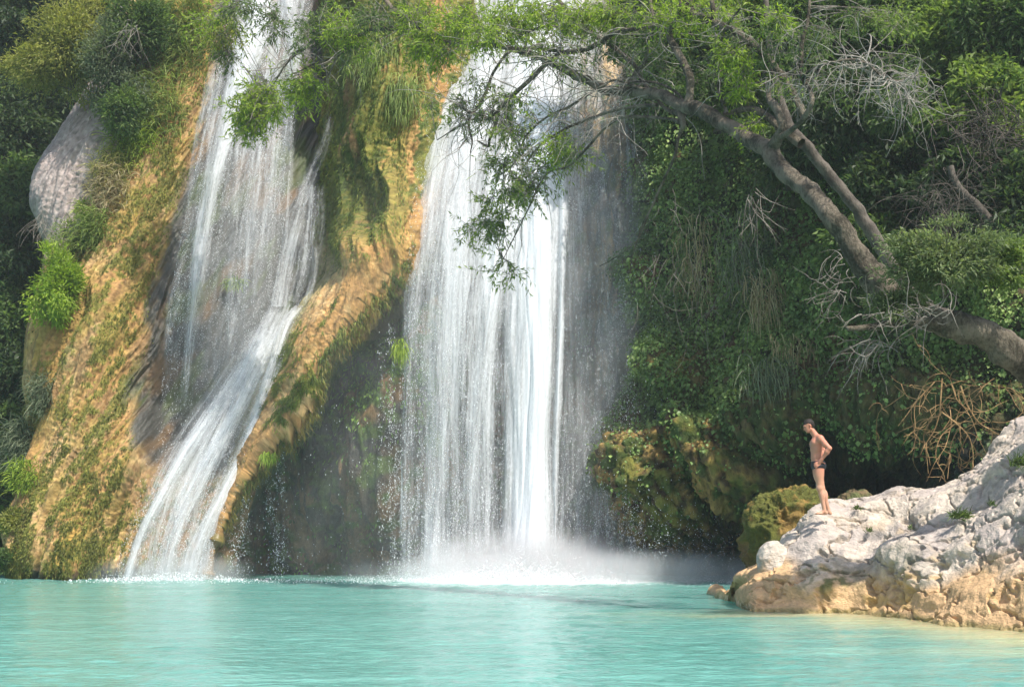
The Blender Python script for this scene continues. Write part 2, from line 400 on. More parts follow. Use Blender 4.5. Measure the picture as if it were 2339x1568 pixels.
def make_ridge():
    R = [
     [(750,-80,56),(795,-80,52.5),(855,-80,49.8),(920,-80,48.8),(1000,-80,48.6),(1080,-80,49.5),(1140,-80,54)],
     [(742,150,55.5),(788,150,51.5),(850,150,49.0),(912,150,48.0),(975,150,47.8),(1040,150,49),(1080,150,53)],
     [(730,350,55),(774,350,50.8),(828,350,48.4),(885,350,47.2),(940,350,46.9),(1000,350,48.2),(1050,350,52)],
     [(720,500,54),(762,505,50.2),(812,505,48.0),(872,490,46.6),(925,480,46.1),(985,490,47.6),(1030,505,52)],
     [(722,640,52),(758,628,49.0),(800,600,47.1),(850,552,45.8),(905,580,45.5),(950,630,47),(980,690,52)],
     [(672,735,51),(692,712,48.2),(732,692,46.6),(772,680,45.4),(818,700,45.1),(862,725,46.8),(890,745,52)],
     [(600,850,50),(632,832,47.4),(668,805,45.9),(704,790,45.1),(745,812,44.9),(758,835,46.8),(795,850,52)],
     [(565,950,49.5),(588,940,46.7),(620,922,45.4),(654,915,44.8),(690,935,44.7),(693,958,46.6),(720,975,52)],
     [(530,1050,49),(548,1042,46.2),(570,1028,45.1),(592,1018,44.7),(618,1010,44.6),(622,1032,46.4),(645,1047,52)],
     [(482,1150,48),(500,1143,45.7),(518,1130,45.0),(533,1117,44.7),(550,1106,44.6),(552,1126,46.2),(575,1140,52)],
     [(432,1255,47),(450,1255,45.3),(468,1247,44.9),(482,1238,44.7),(495,1232,44.6),(498,1247,46.2),(516,1255,52)],
     [(412,1345,47),(428,1345,45.2),(442,1345,44.9),(456,1345,44.7),(466,1345,44.6),(470,1345,46.2),(490,1345,52)]]
    S = loft(vctrl(R), 800, 380)
    a = np.cumsum(np.linalg.norm(np.diff(S, axis=1, prepend=S[:, :1]), axis=-1), 1).mean(0, keepdims=True) + 0 * S[..., 0]
    b = np.cumsum(np.linalg.norm(np.diff(S, axis=0, prepend=S[:1]), axis=-1), 0).mean(1, keepdims=True) + 0 * S[..., 0]
    nrm = normals(S); X, Yv = toV(S); x, y, z = S[..., 0], S[..., 1], S[..., 2]
    bl = sm(560, 660, Yv); a1 = x * 0.84 - z * 0.54; b1 = -x * 0.54 - z * 0.84
    av, bv = x * 0.99 - z * 0.10, -z
    d0 = tufa_disp(av, bv, S, 0.9, 101)[0]; d1 = tufa_disp(a1, b1, S, 0.42, 111)[0]
    d = d0 * (1 - bl) + d1 * bl
    def flow_noise(fa, fb, sd, o=4): return fbm(av * fa, bv * fb, 0 * x, sd, o) * (1 - bl) + fbm(a1 * fa, b1 * fb, 0 * x, sd + 1, o) * bl
    # hanging fringes on the lip: serrate the lower edge
    jj = np.linspace(0, 6, S.shape[1])[None] + 0 * X
    lip = np.exp(-((jj - 4.3) / 0.5) ** 2) * sm(560, 680, Yv)
    S2 = S + nrm * d[..., None]
    S2[..., 2] -= lip * (0.35 * np.abs(fbm(b * 2.3, a * 0.4, 0 * a, 140, 3)) * 2)
    n1 = flow_noise(0.9, 0.15, 121); n2 = flow_noise(2.4, 0.3, 131); n3 = fbm(x * 5, y * 5, z * 4, 141, 3)
    c = mix(O_ * 1.05, T_, sm(-0.2, 0.4, n1 + 0.5 * n3))
    c = mix(c, BR, sm(0.1, 0.5, -n2) * 0.5)
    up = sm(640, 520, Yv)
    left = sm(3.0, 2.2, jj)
    # pillar: left face dark moss, drips and painted shade; middle green; right tan painted sunlit
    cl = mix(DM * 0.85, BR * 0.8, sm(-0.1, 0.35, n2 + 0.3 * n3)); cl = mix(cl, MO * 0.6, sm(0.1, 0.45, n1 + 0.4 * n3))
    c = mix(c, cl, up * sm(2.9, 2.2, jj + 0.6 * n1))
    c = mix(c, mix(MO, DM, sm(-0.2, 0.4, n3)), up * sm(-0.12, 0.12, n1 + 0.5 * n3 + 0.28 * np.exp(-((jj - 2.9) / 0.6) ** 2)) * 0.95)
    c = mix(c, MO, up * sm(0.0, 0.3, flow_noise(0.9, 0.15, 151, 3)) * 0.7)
    # ridge: algae on the flank beside the cascade, green along the lip
    dn = 1 - up
    c = mix(c, np.array((0.22, 0.20, 0.09)), dn * sm(2.1, 1.5, jj + 0.5 * n1) * 0.9)
    c = mix(c, MO * 0.95, dn * sm(0.16, 0.4, n2 * 0.7 + 0.5 * n3 + 0.22 * np.exp(-((jj - 4.2) / 0.28) ** 2) + 0.1 * np.exp(-((jj - 2.3) / 0.5) ** 2)))
    c = mix(c, mix(DM, BR * 0.4, sm(0, 0.5, n1)), sm(4.35, 4.75, jj + 0.3 * n2) * sm(480, 620, Yv))  # underside past the lip darkened, its shade put into the colour
    c = mix(c, BR * 0.8, dn * sm(1150, 1250, Yv) * 0.7); c = c * (1 + 0.5 * np.clip(fbm(x * 10, y * 10, z * 9, 147, 2) + 0.4 * n3, -.9, .9))[..., None]
    wet = np.clip(dn * sm(2.0, 1.2, jj) + sm(1100, 1200, Yv), 0, 1)
    mk = up * (0.2 + 0.9 * sm(-0.15, 0.2, n1 + 0.5 * n3)) * sm(4.0, 3.3, jj + 0.8 * n1) + dn * sm(0.12, 0.35, n2 * 0.6 + 0.4 * n3 + 0.26 * np.exp(-((jj - 4.2) / 0.28) ** 2))
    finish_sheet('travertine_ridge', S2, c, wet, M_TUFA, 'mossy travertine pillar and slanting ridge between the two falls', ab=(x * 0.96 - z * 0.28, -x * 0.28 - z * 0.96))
    return S2, nrm, X, Yv, mk * sm(1200, 1050, Yv), jj
RID = make_ridge()

def make_back():
    xs = [250, 560, 800, 950, 1100, 1250, 1400, 1500, 1700, 2000, 2500]
    rows = []
    for vy in [-250, 0, 200, 400, 600, 700, 850, 1050, 1250, 1350]:
        r = []
        for vx in xs:
            Y = 54.5
            f = sm(900, 1000, vx) * sm(1600, 1430, vx)
            Y -= 5.2 * float(f) * float(sm(760, 560, vy))
            Y -= 2.0 * float(sm(700, 1350, vy))
            Y += 3 * float(sm(300, -250, vy))
            Y -= 3.6 * float(sm(700, 820, vx)) * float(sm(1080, 960, vx)) * float(sm(600, 740, vy)) * float(sm(1330, 1000, vy)) + 1.5 * float(sm(500, 650, vx)) * float(sm(1300, 1000, vx)) * float(sm(650, 800, vy))
            r.append((vx, vy, Y))
        rows.append(r)
    S = loft(vctrl(rows), 420, 560)
    x, y, z = S[..., 0], S[..., 1], S[..., 2]; X, Yv = toV(S)
    d, mid, lump = tufa_disp(x, z, S, 1.0, 201)
    nrm = normals(S); S2 = S + nrm * (d + 0.5 * fbm(x * 0.5, z * 0.5, 0 * x, 222, 3))[..., None]
    n1 = fbm(x * 0.7, z * 0.25, 0 * x, 211, 4); n3 = fbm(x * 2, y * 2, z * 2, 231, 4)
    c = mix(WE * 1.3, BR * 1.1, sm(-0.1, 0.35, n1)); c = mix(c, DM * 1.7, sm(-0.05, 0.25, n3)); c = mix(c, BR * 1.2, sm(0.15, 0.4, fbm(x * 1.2, y, z * 0.8, 261, 3)))
    c = mix(c, np.array((0.10, 0.15, 0.04)), sm(780, 700, X - 60 * n1 + 0 * X) * 0.0)
    g = sm(1000, 930, X) * sm(760, 820, X) * sm(1000, 850, Yv)
    c = mix(c, np.array((0.06, 0.13, 0.02)), g * sm(-0.2, 0.1, n3))
    # tan streaks right of the main fall
    tq = np.exp(-((X - 1395 - 30 * n1) / 55) ** 2) * sm(-0.05, 0.2, fbm(x * 3, z * 0.4, 0 * x, 251, 3)) * sm(1000, 900, Yv)
    c = mix(c, T_ * 1.1, tq)
    finish_sheet('cliff', S2, c, 0 * x + 0.6, M_CAVE, 'dark wet rock wall behind the falls')
    return S2
BACK = make_back()

def make_right():
    rows = []
    xs = [1452, 1478, 1530, 1620, 1700, 1790, 1900, 2030, 2180, 2330, 2560]
    base = [47.0, 45.0, 44.0, 43.0, 42.2, 41.0, 39.6, 38.2, 36.6, 35.2, 33.0]
    wall = [(-260, 6), (-60, 4.2), (150, 3), (350, 1.8), (550, 0.9), (720, 0.2), (860, 0)]
    for vy, o in wall:
        rows.append([(1440 - 30 * (vy > 700), vy, 54)] + [(x, vy, b + o) for x, b in zip(xs, base)])
    lip = {1452: (960, 1040, 1100), 1478: (980, 1090, 1170), 1530: (990, 1100, 1190), 1620: (985, 1050, 1115), 1700: (960, 1020, 1085),
           1790: (905, 950, 990), 1900: (880, 920, 950), 2030: (880, 915, 940), 2180: (900, 950, 1000), 2330: (930, 1000, 1080), 2560: (950, 1050, 1150)}
    deep = [(0, -0.3), (1, -0.6), (2, -0.1)]
    for k, o in deep:
        rows.append([(1430, lip[1452][k] + 10, 54)] + [(x, lip[x][k], b + o + (0.8 if 1750 < x < 2250 and k == 2 else 0)) for x, b in zip(xs, base)])
    rows.append([(1430, 1150, 54)] + [(x, lip[x][2] + (40 if x < 1750 else 60), b + 4.2) for x, b in zip(xs, base)])
    rows.append([(1430, 1240, 55)] + [(x, max(lip[x][2] + 90, 1130), b + 7.0) for x, b in zip(xs, base)])
    rows.append([(1430, 1345, 55)] + [(x, 1345, b + 7.5) for x, b in zip(xs, base)])
    S = loft(vctrl(rows), 620, 560)
    x, y, z = S[..., 0], S[..., 1], S[..., 2]; X, Yv = toV(S)
    nrm = normals(S)
    low = sm(850, 980, Yv)
    vor = 1 - np.abs(fbm(x * 0.9, y * 0.9, z * 0.9, 311, 3)) * 2
    d = 0.9 * fbm(x * 0.3, y * 0.3, z * 0.3, 301, 3) + 0.35 * vor * (0.4 + 0.9 * low) + 0.25 * fbm(x * 2, y * 2, z * 1.6, 321, 4)
    for bx, by, br, ba in ((1500, 1060, 60, 1.2), (1545, 1110, 45, 1.0), (1655, 1040, 50, 1.2), (1590, 1000, 50, .8), (1560, 850, 60, 1.0), (1800, 930, 50, .5), (1990, 930, 45, .5), (1850, 1040, 45, .5), (1950, 1020, 50, .5), (2060, 980, 50, .5), (1480, 620, 30, .8)):
        d = d + ba * np.exp(-(((X - bx) / br) ** 2 + ((Yv - by) / br) ** 2) ** 1.5)
    d = d + 0.5 * low * (1 - 2 * np.abs(fbm(x * 1.1, y * 1.1, z * 1.1, 351, 3))) - 0.9 * np.exp(-(((X - 1860) / 60) ** 2 + ((Yv - 960) / 45) ** 2))
    d = d + (0.10 + 0.12 * low) * (1 - 2 * np.abs(fbm(x * 2.6, y * 2.6, z * 2.2, 361, 3)))
    S2 = S + nrm * d[..., None]; n2_ = normals(S2); x, y, z = S2[..., 0], S2[..., 1], S2[..., 2]
    S2 = S2 + n2_ * (0.16 * fbm(x * 2.2, y * 2.2, z * 1.8, 371, 4) + 0.10 * (1 - 2 * np.abs(fbm(x * 4, y * 4, z * 3.4, 372, 2))))[..., None]; nrm = normals(S2)
    n1 = fbm(x * 0.6, y * 0.6, z * 0.4, 331, 4); n3 = fbm(x * 3, y * 3, z * 2.4, 341, 4)
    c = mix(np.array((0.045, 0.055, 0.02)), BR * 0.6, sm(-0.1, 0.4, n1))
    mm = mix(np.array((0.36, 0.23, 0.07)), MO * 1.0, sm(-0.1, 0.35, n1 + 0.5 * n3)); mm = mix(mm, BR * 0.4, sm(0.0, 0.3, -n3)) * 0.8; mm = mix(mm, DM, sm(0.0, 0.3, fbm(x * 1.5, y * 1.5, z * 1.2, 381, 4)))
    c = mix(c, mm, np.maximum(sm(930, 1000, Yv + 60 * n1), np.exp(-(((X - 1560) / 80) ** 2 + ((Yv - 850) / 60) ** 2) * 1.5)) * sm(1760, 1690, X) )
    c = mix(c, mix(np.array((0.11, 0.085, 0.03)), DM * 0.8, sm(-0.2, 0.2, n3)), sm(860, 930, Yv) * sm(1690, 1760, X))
    c = mix(c, WE * 0.35, sm(1760, 1830, X) * sm(930, 1010, Yv + 60 * n3) * (1 - 0.45 * sm(0.1, 0.3, n1 + n3)))  # damp black rock, with the cave's shade also painted into the colour
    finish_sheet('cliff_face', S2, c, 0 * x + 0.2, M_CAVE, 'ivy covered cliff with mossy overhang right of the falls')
    return S2, nrm, X, Yv
RGT = make_right()

def make_hill():
    rows = []
    for vy, Y in [(-400, 78), (0, 72), (400, 66), (800, 62), (1150, 60), (1330, 59)]:
        rows.append([(x, vy, Y - 6 * (x < 0)) for x in (-900, -500, -200, 0, 200, 420, 700)])
    S = loft(vctrl(rows), 120, 120); x, y, z = S[..., 0], S[..., 1], S[..., 2]
    S = S + normals(S) * (2 * fbm(x * 0.2, y * 0.2, z * 0.2, 401, 4))[..., None]
    c = mix(np.array((0.03, 0.035, 0.015)), BR * 0.5, sm(-0.2, 0.3, fbm(x, y, z, 402, 3)))
    finish_sheet('hillside', S, c, 0 * x, M_CAVE, 'dark wooded hillside left of the buttress')
    return S
HILL = make_hill()
print('cliffs', time.time() - T0)
# ------------------------------------------------------------------ limestone outcrop in the foreground
def make_outcrop():
    vx = [1676, 1706, 1748, 1810, 1880, 1960, 2050, 2150, 2230, 2320, 2440, 2640]
    wl = [1368, 1393, 1396, 1397, 1400, 1402, 1410, 1424, 1436, 1444, 1455, 1475]
    top = [1366, 1325, 1285, 1222, 1178, 1150, 1108, 1112, 1070, 985, 900, 760]
    sb = [0.4, 0.9, 1.2, 1.4, 1.7, 2.5, 3.6, 4.5, 5.2, 6.0, 6.5, 7.5]
    prof = [(-0.25, -0.35), (0.0, 0.0), (0.12, 0.12), (0.28, 0.42), (0.5, 0.64), (0.75, 0.84), (1.0, 1.0)]
    rowsP = []
    for k in range(len(prof) + 4):
        r = []
        for x, wy, ty, s in zip(vx, wl, top, sb):
            Yw = water_Y(wy); bot = P(x, wy, Yw); tp = P(x, ty, Yw + s)
            if k < len(prof):
                py, pz = prof[k]
                q = bot + (tp - bot) * np.array([py, py, 0]); q[2] = tp[2] * pz if pz >= 0 else -0.6
            elif k == len(prof): q = tp + np.array([0, 0.8, 0.02])
            elif k == len(prof) + 1: q = tp + np.array([0, 1.8, -0.5 * max(tp[2], .3) * 0.6])
            elif k == len(prof) + 2: q = tp + np.array([0, 2.8, -tp[2] * 0.75])
            else: q = tp + np.array([0, 3.4, -tp[2] - 0.6])
            r.append(q)
        rowsP.append(r)
    rowsP = rowsP[::-1]
    S = loft(np.array(rowsP), 560, 760)
    x, y, z = S[..., 0], S[..., 1], S[..., 2]
    nrm = normals(S)
    big = fbm(x * 0.50, y * 0.50, z * 0.75, 501, 3, 0.42)
    crack = np.abs(fbm(x * 1.1 + z * 0.8, y * 1.1, z * 1.4, 511, 4))
    med = 1 - np.abs(fbm(x * 2.1, y * 2.1, z * 2.6, 521, 4)) * 2
    pit = fbm(x * 6, y * 6, z * 7, 531, 4)
    kn = np.linspace(0, 10, S.shape[0])[:, None] + 0 * x       # 4 = silhouette row
    keep = 1 - 0.75 * np.exp(-((kn - 4) / 0.7) ** 2)
    d = 0.40 * big * keep - 0.07 * sm(0.10, 0.0, crack) * keep + 0.018 * med + 0.020 * pit - 0.09 * sm(.30, .50, fbm(x * 2.2, y * 2.2, z * 3.0, 541, 3)) + 0.05 * fbm(x * 1.5, y * 1.5, z * 2.2, 545, 3)
    d = d * (0.55 + 0.45 * sm(1725, 1800, toV(S)[0]))
    S2 = S + nrm * (d - 0.05)[..., None]
    X, Yv = toV(S2); z2 = S2[..., 2]
    n1 = fbm(x * 0.9, y * 0.9, z * 1.2, 551, 4); n3 = fbm(x * 4, y * 4, z * 5, 561, 4)
    Wt = np.array((0.58, 0.49, 0.40)); Gy = np.array((0.42, 0.36, 0.32)); Ta = np.array((0.60, 0.38, 0.19)); Ol = np.array((0.30, 0.24, 0.10))
    c = mix(Wt, Gy, sm(-0.25, 0.3, n1 + 0.3 * n3))
    c = mix(c, np.array((0.33, 0.27, 0.20)), sm(0.12, 0.0, crack + 0.1 * n3) * 0.7)
    hband = 0.50 + 0.30 * n1 + 0.7 * sm(1850, 1700, X) + 0.3 * sm(2100, 2300, X)
    c = mix(c, Ta, sm(hband + 0.35, hband - 0.15, z2) * 0.92)
    # rusty runs and olive patches
    run = sm(0.18, 0.42, fbm(x * 1.3 + z * 1.0, y, z * 0.4, 571, 3))
    c = mix(c, np.array((0.50, 0.33, 0.13)), run * sm(1.9, 0.9, z2) * 0.75)
    ol = np.exp(-(((X - 1890) / 75) ** 2 + ((Yv - 1325) / 36) ** 2)) * 1.1 + 0.8 * np.exp(-(((X - 2070) / 40) ** 2 + ((Yv - 1290) / 60) ** 2)) * 0.6
    c = mix(c, mix(Ol * 0.7, np.array((0.09, 0.11, 0.035)), sm(-.1, .2, n3)), np.clip(ol * sm(-0.35, 0.15, n3 + 0.3 * n1), 0, 1) * 0.9)
    c = mix(c, Ol, sm(0.12, 0.02, z2 + 0.05 * n3) * 0.85)
    finish_sheet('limestone_outcrop', S2, c, sm(0.2, 0.05, z2), M_WHITE, 'pale limestone outcrop with tan foot at the pool edge')
    return S2, nrm, X, Yv
ROCK = make_outcrop()

def blob_rock(name, label, vx, vy, Y, wx, wz, seed, tonef, mat, squash=1.0, cat='boulder', rid=0.10, pw=.85, rough=.30):
    c0 = P(vx, vy, Y); n = 150
    th = np.linspace(0.02, math.pi - 0.02, n)[:, None]; ph = np.linspace(0, 2 * math.pi, 2 * n)[None]
    d = np.stack([np.sin(th) * np.cos(ph), np.sin(th) * np.sin(ph), np.cos(th) + 0 * ph], -1)
    q = np.sign(d) * np.abs(d) ** pw
    S = c0 + q * np.array([wx, wx * squash, wz])
    x, y, z = S[..., 0], S[..., 1], S[..., 2]
    S = S + d * (rough * min(wx, wz) * fbm(x * 0.9, y * 0.9, z * 0.9, seed, 3) + rid * (1 - 2 * np.abs(fbm(x * 3, y * 3, z * 3, seed + 5, 3))) + 0.4 * rid * fbm(x * 9, y * 9, z * 9, seed + 8, 2))[..., None]
    tone = tonef(S)
    o = mesh_obj(name, S.reshape(-1, 3), grid_faces(n, 2 * n), mat, None, {'tone': tone.reshape(-1, 3), 'wet': 0 * x.reshape(-1)})
    return tag(o, label, cat), S, d
def mossy(S):
    x, y, z = S[..., 0], S[..., 1], S[..., 2]; n1 = fbm(x * 1.2, y * 1.2, z * 1.2, 601, 4); n3 = fbm(x * 5, y * 5, z * 5, 602, 3)
    c = mix(np.array((0.26, 0.165, 0.045)), np.array((0.11, 0.115, 0.022)), sm(-0.15, 0.2, n1 + 0.4 * n3))
    return mix(c, BR * 0.7, sm(0.9, 0.0, z - 0.6 + n1))
MB_ = blob_rock('mossy_boulder', 'golden green mossy boulder behind the standing man', 1800, 1222, 31.5, 0.78, 0.86, 611, mossy, M_MOSSY, rid=.13, pw=.6, rough=.6)
def wetrock(S):
    x, y, z = S[..., 0], S[..., 1], S[..., 2]; n3 = fbm(x * 3, y * 3, z * 3, 622, 3)
    return mix(np.array((0.14, 0.10, 0.05)), np.array((0.10, 0.11, 0.04)), sm(-0.2, 0.2, n3))
0 and blob_rock('low_wet_rock', 'low dark wet rock in the spray left of the outcrop', 1690, 1312, 36, 0.9, 0.40, 631, wetrock, M_CAVE, 0.8, 'rock')
blob_rock('dark_boulder', 'small dark mossy rock behind the grey crest right of the man', 1955, 1150, 31, 0.34, 0.22, 641, wetrock, M_CAVE, 0.8, 'rock')
def palerock(S):
    x, y, z = S[..., 0], S[..., 1], S[..., 2]; n3 = fbm(x * 3, y * 3, z * 3, 652, 3)
    return mix(np.array((0.56, 0.37, 0.20)), np.array((0.52, 0.45, 0.38)), sm(0.45, 0.95, z + 0.4 * n3))
blob_rock('rock_knob', 'pale rounded rock knob at the tip of the outcrop', 1768, 1290, 26.3, 0.31, 0.48, 661, palerock, M_WHITE, rid=.03)
# ------------------------------------------------------------------ pool
def make_pool():
    m, t = new_mat('pool_water')
    geo = N(t, 'ShaderNodeNewGeometry'); pos = geo.outputs['Position']
    depth = N(t, 'ShaderNodeAttribute', attribute_name='shallow'); foam = N(t, 'ShaderNodeAttribute', attribute_name='foam')
    nA = ntex(t, scaled(t, pos, (0.35, 1.0, 1)), 0.7, 5, 0.6)
    nF = ntex(t, scaled(t, pos, (1, 2.2, 1)), 3.5, 6, 0.7)
    r = N(t, 'ShaderNodeMix', data_type='RGBA'); t.links.new(maprange(t, nA, 0.35, 0.65), r.inputs['Factor'])
    r.inputs['A'].default_value = (0.11, 0.29, 0.25, 1); r.inputs['B'].default_value = (0.14, 0.34, 0.295, 1)
    r2 = N(t, 'ShaderNodeMix', data_type='RGBA')
    sh = mth(t, 'ADD', depth.outputs['Fac'], mth(t, 'MULTIPLY', mth(t, 'SUBTRACT', nA, 0.5), 1.1))
    t.links.new(mth(t, 'MULTIPLY', maprange(t, sh, 0.15, 0.95), 1.0), r2.inputs['Factor'])
    t.links.new(r.outputs['Result'], r2.inputs['A']); r2.inputs['B'].default_value = (0.42, 0.44, 0.24, 1)
    r3 = N(t, 'ShaderNodeMix', data_type='RGBA')
    fo = maprange(t, mth(t, 'ADD', foam.outputs['Fac'], mth(t, 'MULTIPLY', mth(t, 'SUBTRACT', nF, 0.5), 1.6)), 0.45, 0.95)
    t.links.new(fo, r3.inputs['Factor']); t.links.new(r2.outputs['Result'], r3.inputs['A']); r3.inputs['B'].default_value = (0.85, 0.9, 0.9, 1)
    p = N(t, 'ShaderNodeBsdfPrincipled'); t.links.new(r3.outputs['Result'], p.inputs['Base Color'])
    t.links.new(maprange(t, fo, 0, 1, 0.12, 0.8, False), p.inputs['Roughness'])
    p.inputs['IOR'].default_value = 1.33; p.inputs['Specular IOR Level'].default_value = 0.25
    p.inputs['Subsurface Weight'].default_value = 0.8; p.inputs['Subsurface Radius'].default_value = (0.5, 1.0, 0.9); p.inputs['Subsurface Scale'].default_value = 3.5
    b = N(t, 'ShaderNodeBump'); b.inputs['Strength'].default_value = 0.8; b.inputs['Distance'].default_value = 0.07
    hn = mth(t, 'ADD', ntex(t, scaled(t, pos, (0.55, 1.2, 1)), 3.2, 3, 0.5), mth(t, 'MULTIPLY', ntex(t, scaled(t, pos, (0.6, 1.0, 1)), 9.0, 3, 0.6), 0.45))
    t.links.new(hn, b.inputs['Height']); t.links.new(b.outputs[0], p.inputs['Normal'])
    o = N(t, 'ShaderNodeOutputMaterial'); t.links.new(p.outputs[0], o.inputs[0])
    # near part finely divided in perspective-even rows, far margins coarse
    Y = 1 / np.linspace(1 / 3.0, 1 / 60.0, 620); nc = 520
    s = np.linspace(-1, 1, nc); hw = Y * 0.40 + 2
    x = s[None] * hw[:, None]; y = Y[:, None] + 0 * x
    ch = np.clip((60 - y) / 60, 0.1, 1)
    z = 0.022 * fbm(x * 0.9, y * 1.7, 0 * x, 701, 4, 0.55) + 0.016 * fbm(x * 2.6, y * 4.0, 0 * x, 711, 3)
    z = z * (1 + 1.2 * np.exp(-((y - 40) / 6) ** 2))
    ring = np.exp(-((x - P(1200, 1320, 43)[0]) / 7) ** 2 - ((y - 43) / 2.5) ** 2)
    z = z + 0.05 * ring * fbm(x * 2, y * 2, 0 * x, 721, 3)
    for fx_, fy_ in ((P(1200, 1330, 43)[0], 43.0), (P(390, 1325, 44.5)[0], 44.5)):
        rr_ = np.hypot(x - fx_, y - fy_); z = z + 0.035 * np.sin(rr_ * 3.4 + 1.5 * fbm(x * .4, y * .4, 0 * x, 731, 2)) * np.exp(-rr_ / 6)
    rk = ROCK[0][250:]; pts = rk[(rk[..., 2] < 0.10) & (rk[..., 2] > -0.1)]
    pts = pts[:: max(1, len(pts) // 500)][:, :2]
    dm = np.full(x.shape, 1e9)
    for q in pts: dm = np.minimum(dm, (x - q[0]) ** 2 + (y - q[1]) ** 2)
    dist = np.sqrt(dm)
    shallow = np.exp(-dist / 1.9) * 1.1 * sm(27.5, 24, y) + 0.16 * np.exp(-((x - 6.5) / 3) ** 2) * sm(20, 14, y)
    X, Vy = toV(np.stack([x, y, z], -1))
    fx = np.exp(-((X - 1230) / 330) ** 2); foamv = 1.25 * fx * sm(37.5, 43.0, y + 1.2 * (1 - fx)) + 0.55 * sm(44.3, 45.4, y) * sm(560, 440, X) * sm(230, 290, X)
    foamv = np.maximum(foamv, 0.5 * sm(33, 41, y) * sm(700, 900, X) * sm(1720, 1600, X))
    mesh_obj('pool_water', np.stack([x, y, z], -1).reshape(-1, 3), grid_faces(len(Y), nc), m, None,
             {'shallow': shallow.ravel(), 'foam': foamv.ravel()})['kind'] = 'structure'
    # surrounding water and ground out of the frame
    m2, t2 = new_mat('shore_gravel'); geo = N(t2, 'ShaderNodeNewGeometry')
    nn = ntex(t2, geo.outputs['Position'], 2.0, 6, 0.7); r = N(t2, 'ShaderNodeMix', data_type='RGBA'); t2.links.new(nn, r.inputs['Factor'])
    r.inputs['A'].default_value = (0.30, 0.26, 0.2, 1); r.inputs['B'].default_value = (0.12, 0.13, 0.07, 1)
    p = N(t2, 'ShaderNodeBsdfPrincipled'); t2.links.new(r.outputs['Result'], p.inputs['Base Color']); p.inputs['Roughness'].default_value = 0.9
    o = N(t2, 'ShaderNodeOutputMaterial'); t2.links.new(p.outputs[0], o.inputs[0])
    q = 150; co = [(-q, -q, -1.6), (q, -q, -1.6), (q, q, -1.6), (-q, q, -1.6)]
    mesh_obj('ground', co, np.array([[0, 1, 2, 3]]), m2)['kind'] = 'structure'
    co = []; fc = []
    for (x0, y0, x1, y1) in ((-70, -20, 70, 3.0),):
        fc.append([len(co) + i for i in range(4)]); co += [(x0, y0, -0.01), (x1, y0, -0.01), (x1, y1, -0.01), (x0, y1, -0.01)]
    L = [(-70, 3), (-3.2, 3), (-26, 60), (-70, 60)]; R_ = [(3.2, 3), (70, 3), (70, 60), (26, 60)]
    for qd in (L, R_):
        fc.append([len(co) + i for i in range(4)]); co += [(a_, b_, -0.01) for a_, b_ in qd]
    mesh_obj('lagoon_water', co, np.array(fc), m, None, {'shallow': np.zeros(len(co)), 'foam': np.zeros(len(co))})['kind'] = 'structure'
make_pool()
print('pool', time.time() - T0)
# ------------------------------------------------------------------ falling water
def water_mat():
    m, t = new_mat('falling_water')
    uv = N(t, 'ShaderNodeUVMap', uv_map='UVMap'); de = N(t, 'ShaderNodeAttribute', attribute_name='dens')
    n0 = ntex(t, scaled(t, uv.outputs[0], (2.0, 0.10, 1)), 1.0, 3, 0.5)
    n1 = ntex(t, scaled(t, uv.outputs[0], (9.0, 0.45, 1)), 1.0, 5, 0.65)
    n2 = ntex(t, scaled(t, uv.outputs[0], (26.0, 5.0, 1)), 1.0, 2, 0.5)
    v = mth(t, 'ADD', mth(t, 'ADD', mth(t, 'MULTIPLY', n0, 0.38), mth(t, 'MULTIPLY', n1, 0.44)), mth(t, 'MULTIPLY', n2, 0.18))
    v = maprange(t, v, 0.34, 0.66, 0, 1, False)
    thr = mth(t, 'SUBTRACT', 1.0, de.outputs['Fac'])
    k = mth(t, 'ADD', mth(t, 'SUBTRACT', v, thr), 0.0)
    fac = maprange(t, k, -0.62, 0.80, 0, 1, True)
    fac = mth(t, 'MULTIPLY', fac, maprange(t, de.outputs['Fac'], 0.0, 0.18))
    d = N(t, 'ShaderNodeBsdfDiffuse'); d.inputs[0].default_value = (0.80, 0.82, 0.85, 1)
    tr = N(t, 'ShaderNodeBsdfTranslucent'); tr.inputs[0].default_value = (0.93, 0.95, 0.97, 1)
    mx = N(t, 'ShaderNodeMixShader'); mx.inputs[0].default_value = 0.35
    t.links.new(d.outputs[0], mx.inputs[1]); t.links.new(tr.outputs[0], mx.inputs[2])
    tp = N(t, 'ShaderNodeBsdfTransparent'); m2 = N(t, 'ShaderNodeMixShader')
    t.links.new(fac, m2.inputs[0]); t.links.new(tp.outputs[0], m2.inputs[1]); t.links.new(mx.outputs[0], m2.inputs[2])
    o = N(t, 'ShaderNodeOutputMaterial'); t.links.new(m2.outputs[0], o.inputs[0])
    return m
M_FALL = water_mat()
def drop_mat():
    m, t = new_mat('water_drops')
    p = N(t, 'ShaderNodeBsdfPrincipled'); p.inputs['Base Color'].default_value = (0.95, 0.97, 1, 1); p.inputs['Roughness'].default_value = 0.3
    o = N(t, 'ShaderNodeOutputMaterial'); t.links.new(p.outputs[0], o.inputs[0]); return m
M_DROP = drop_mat()

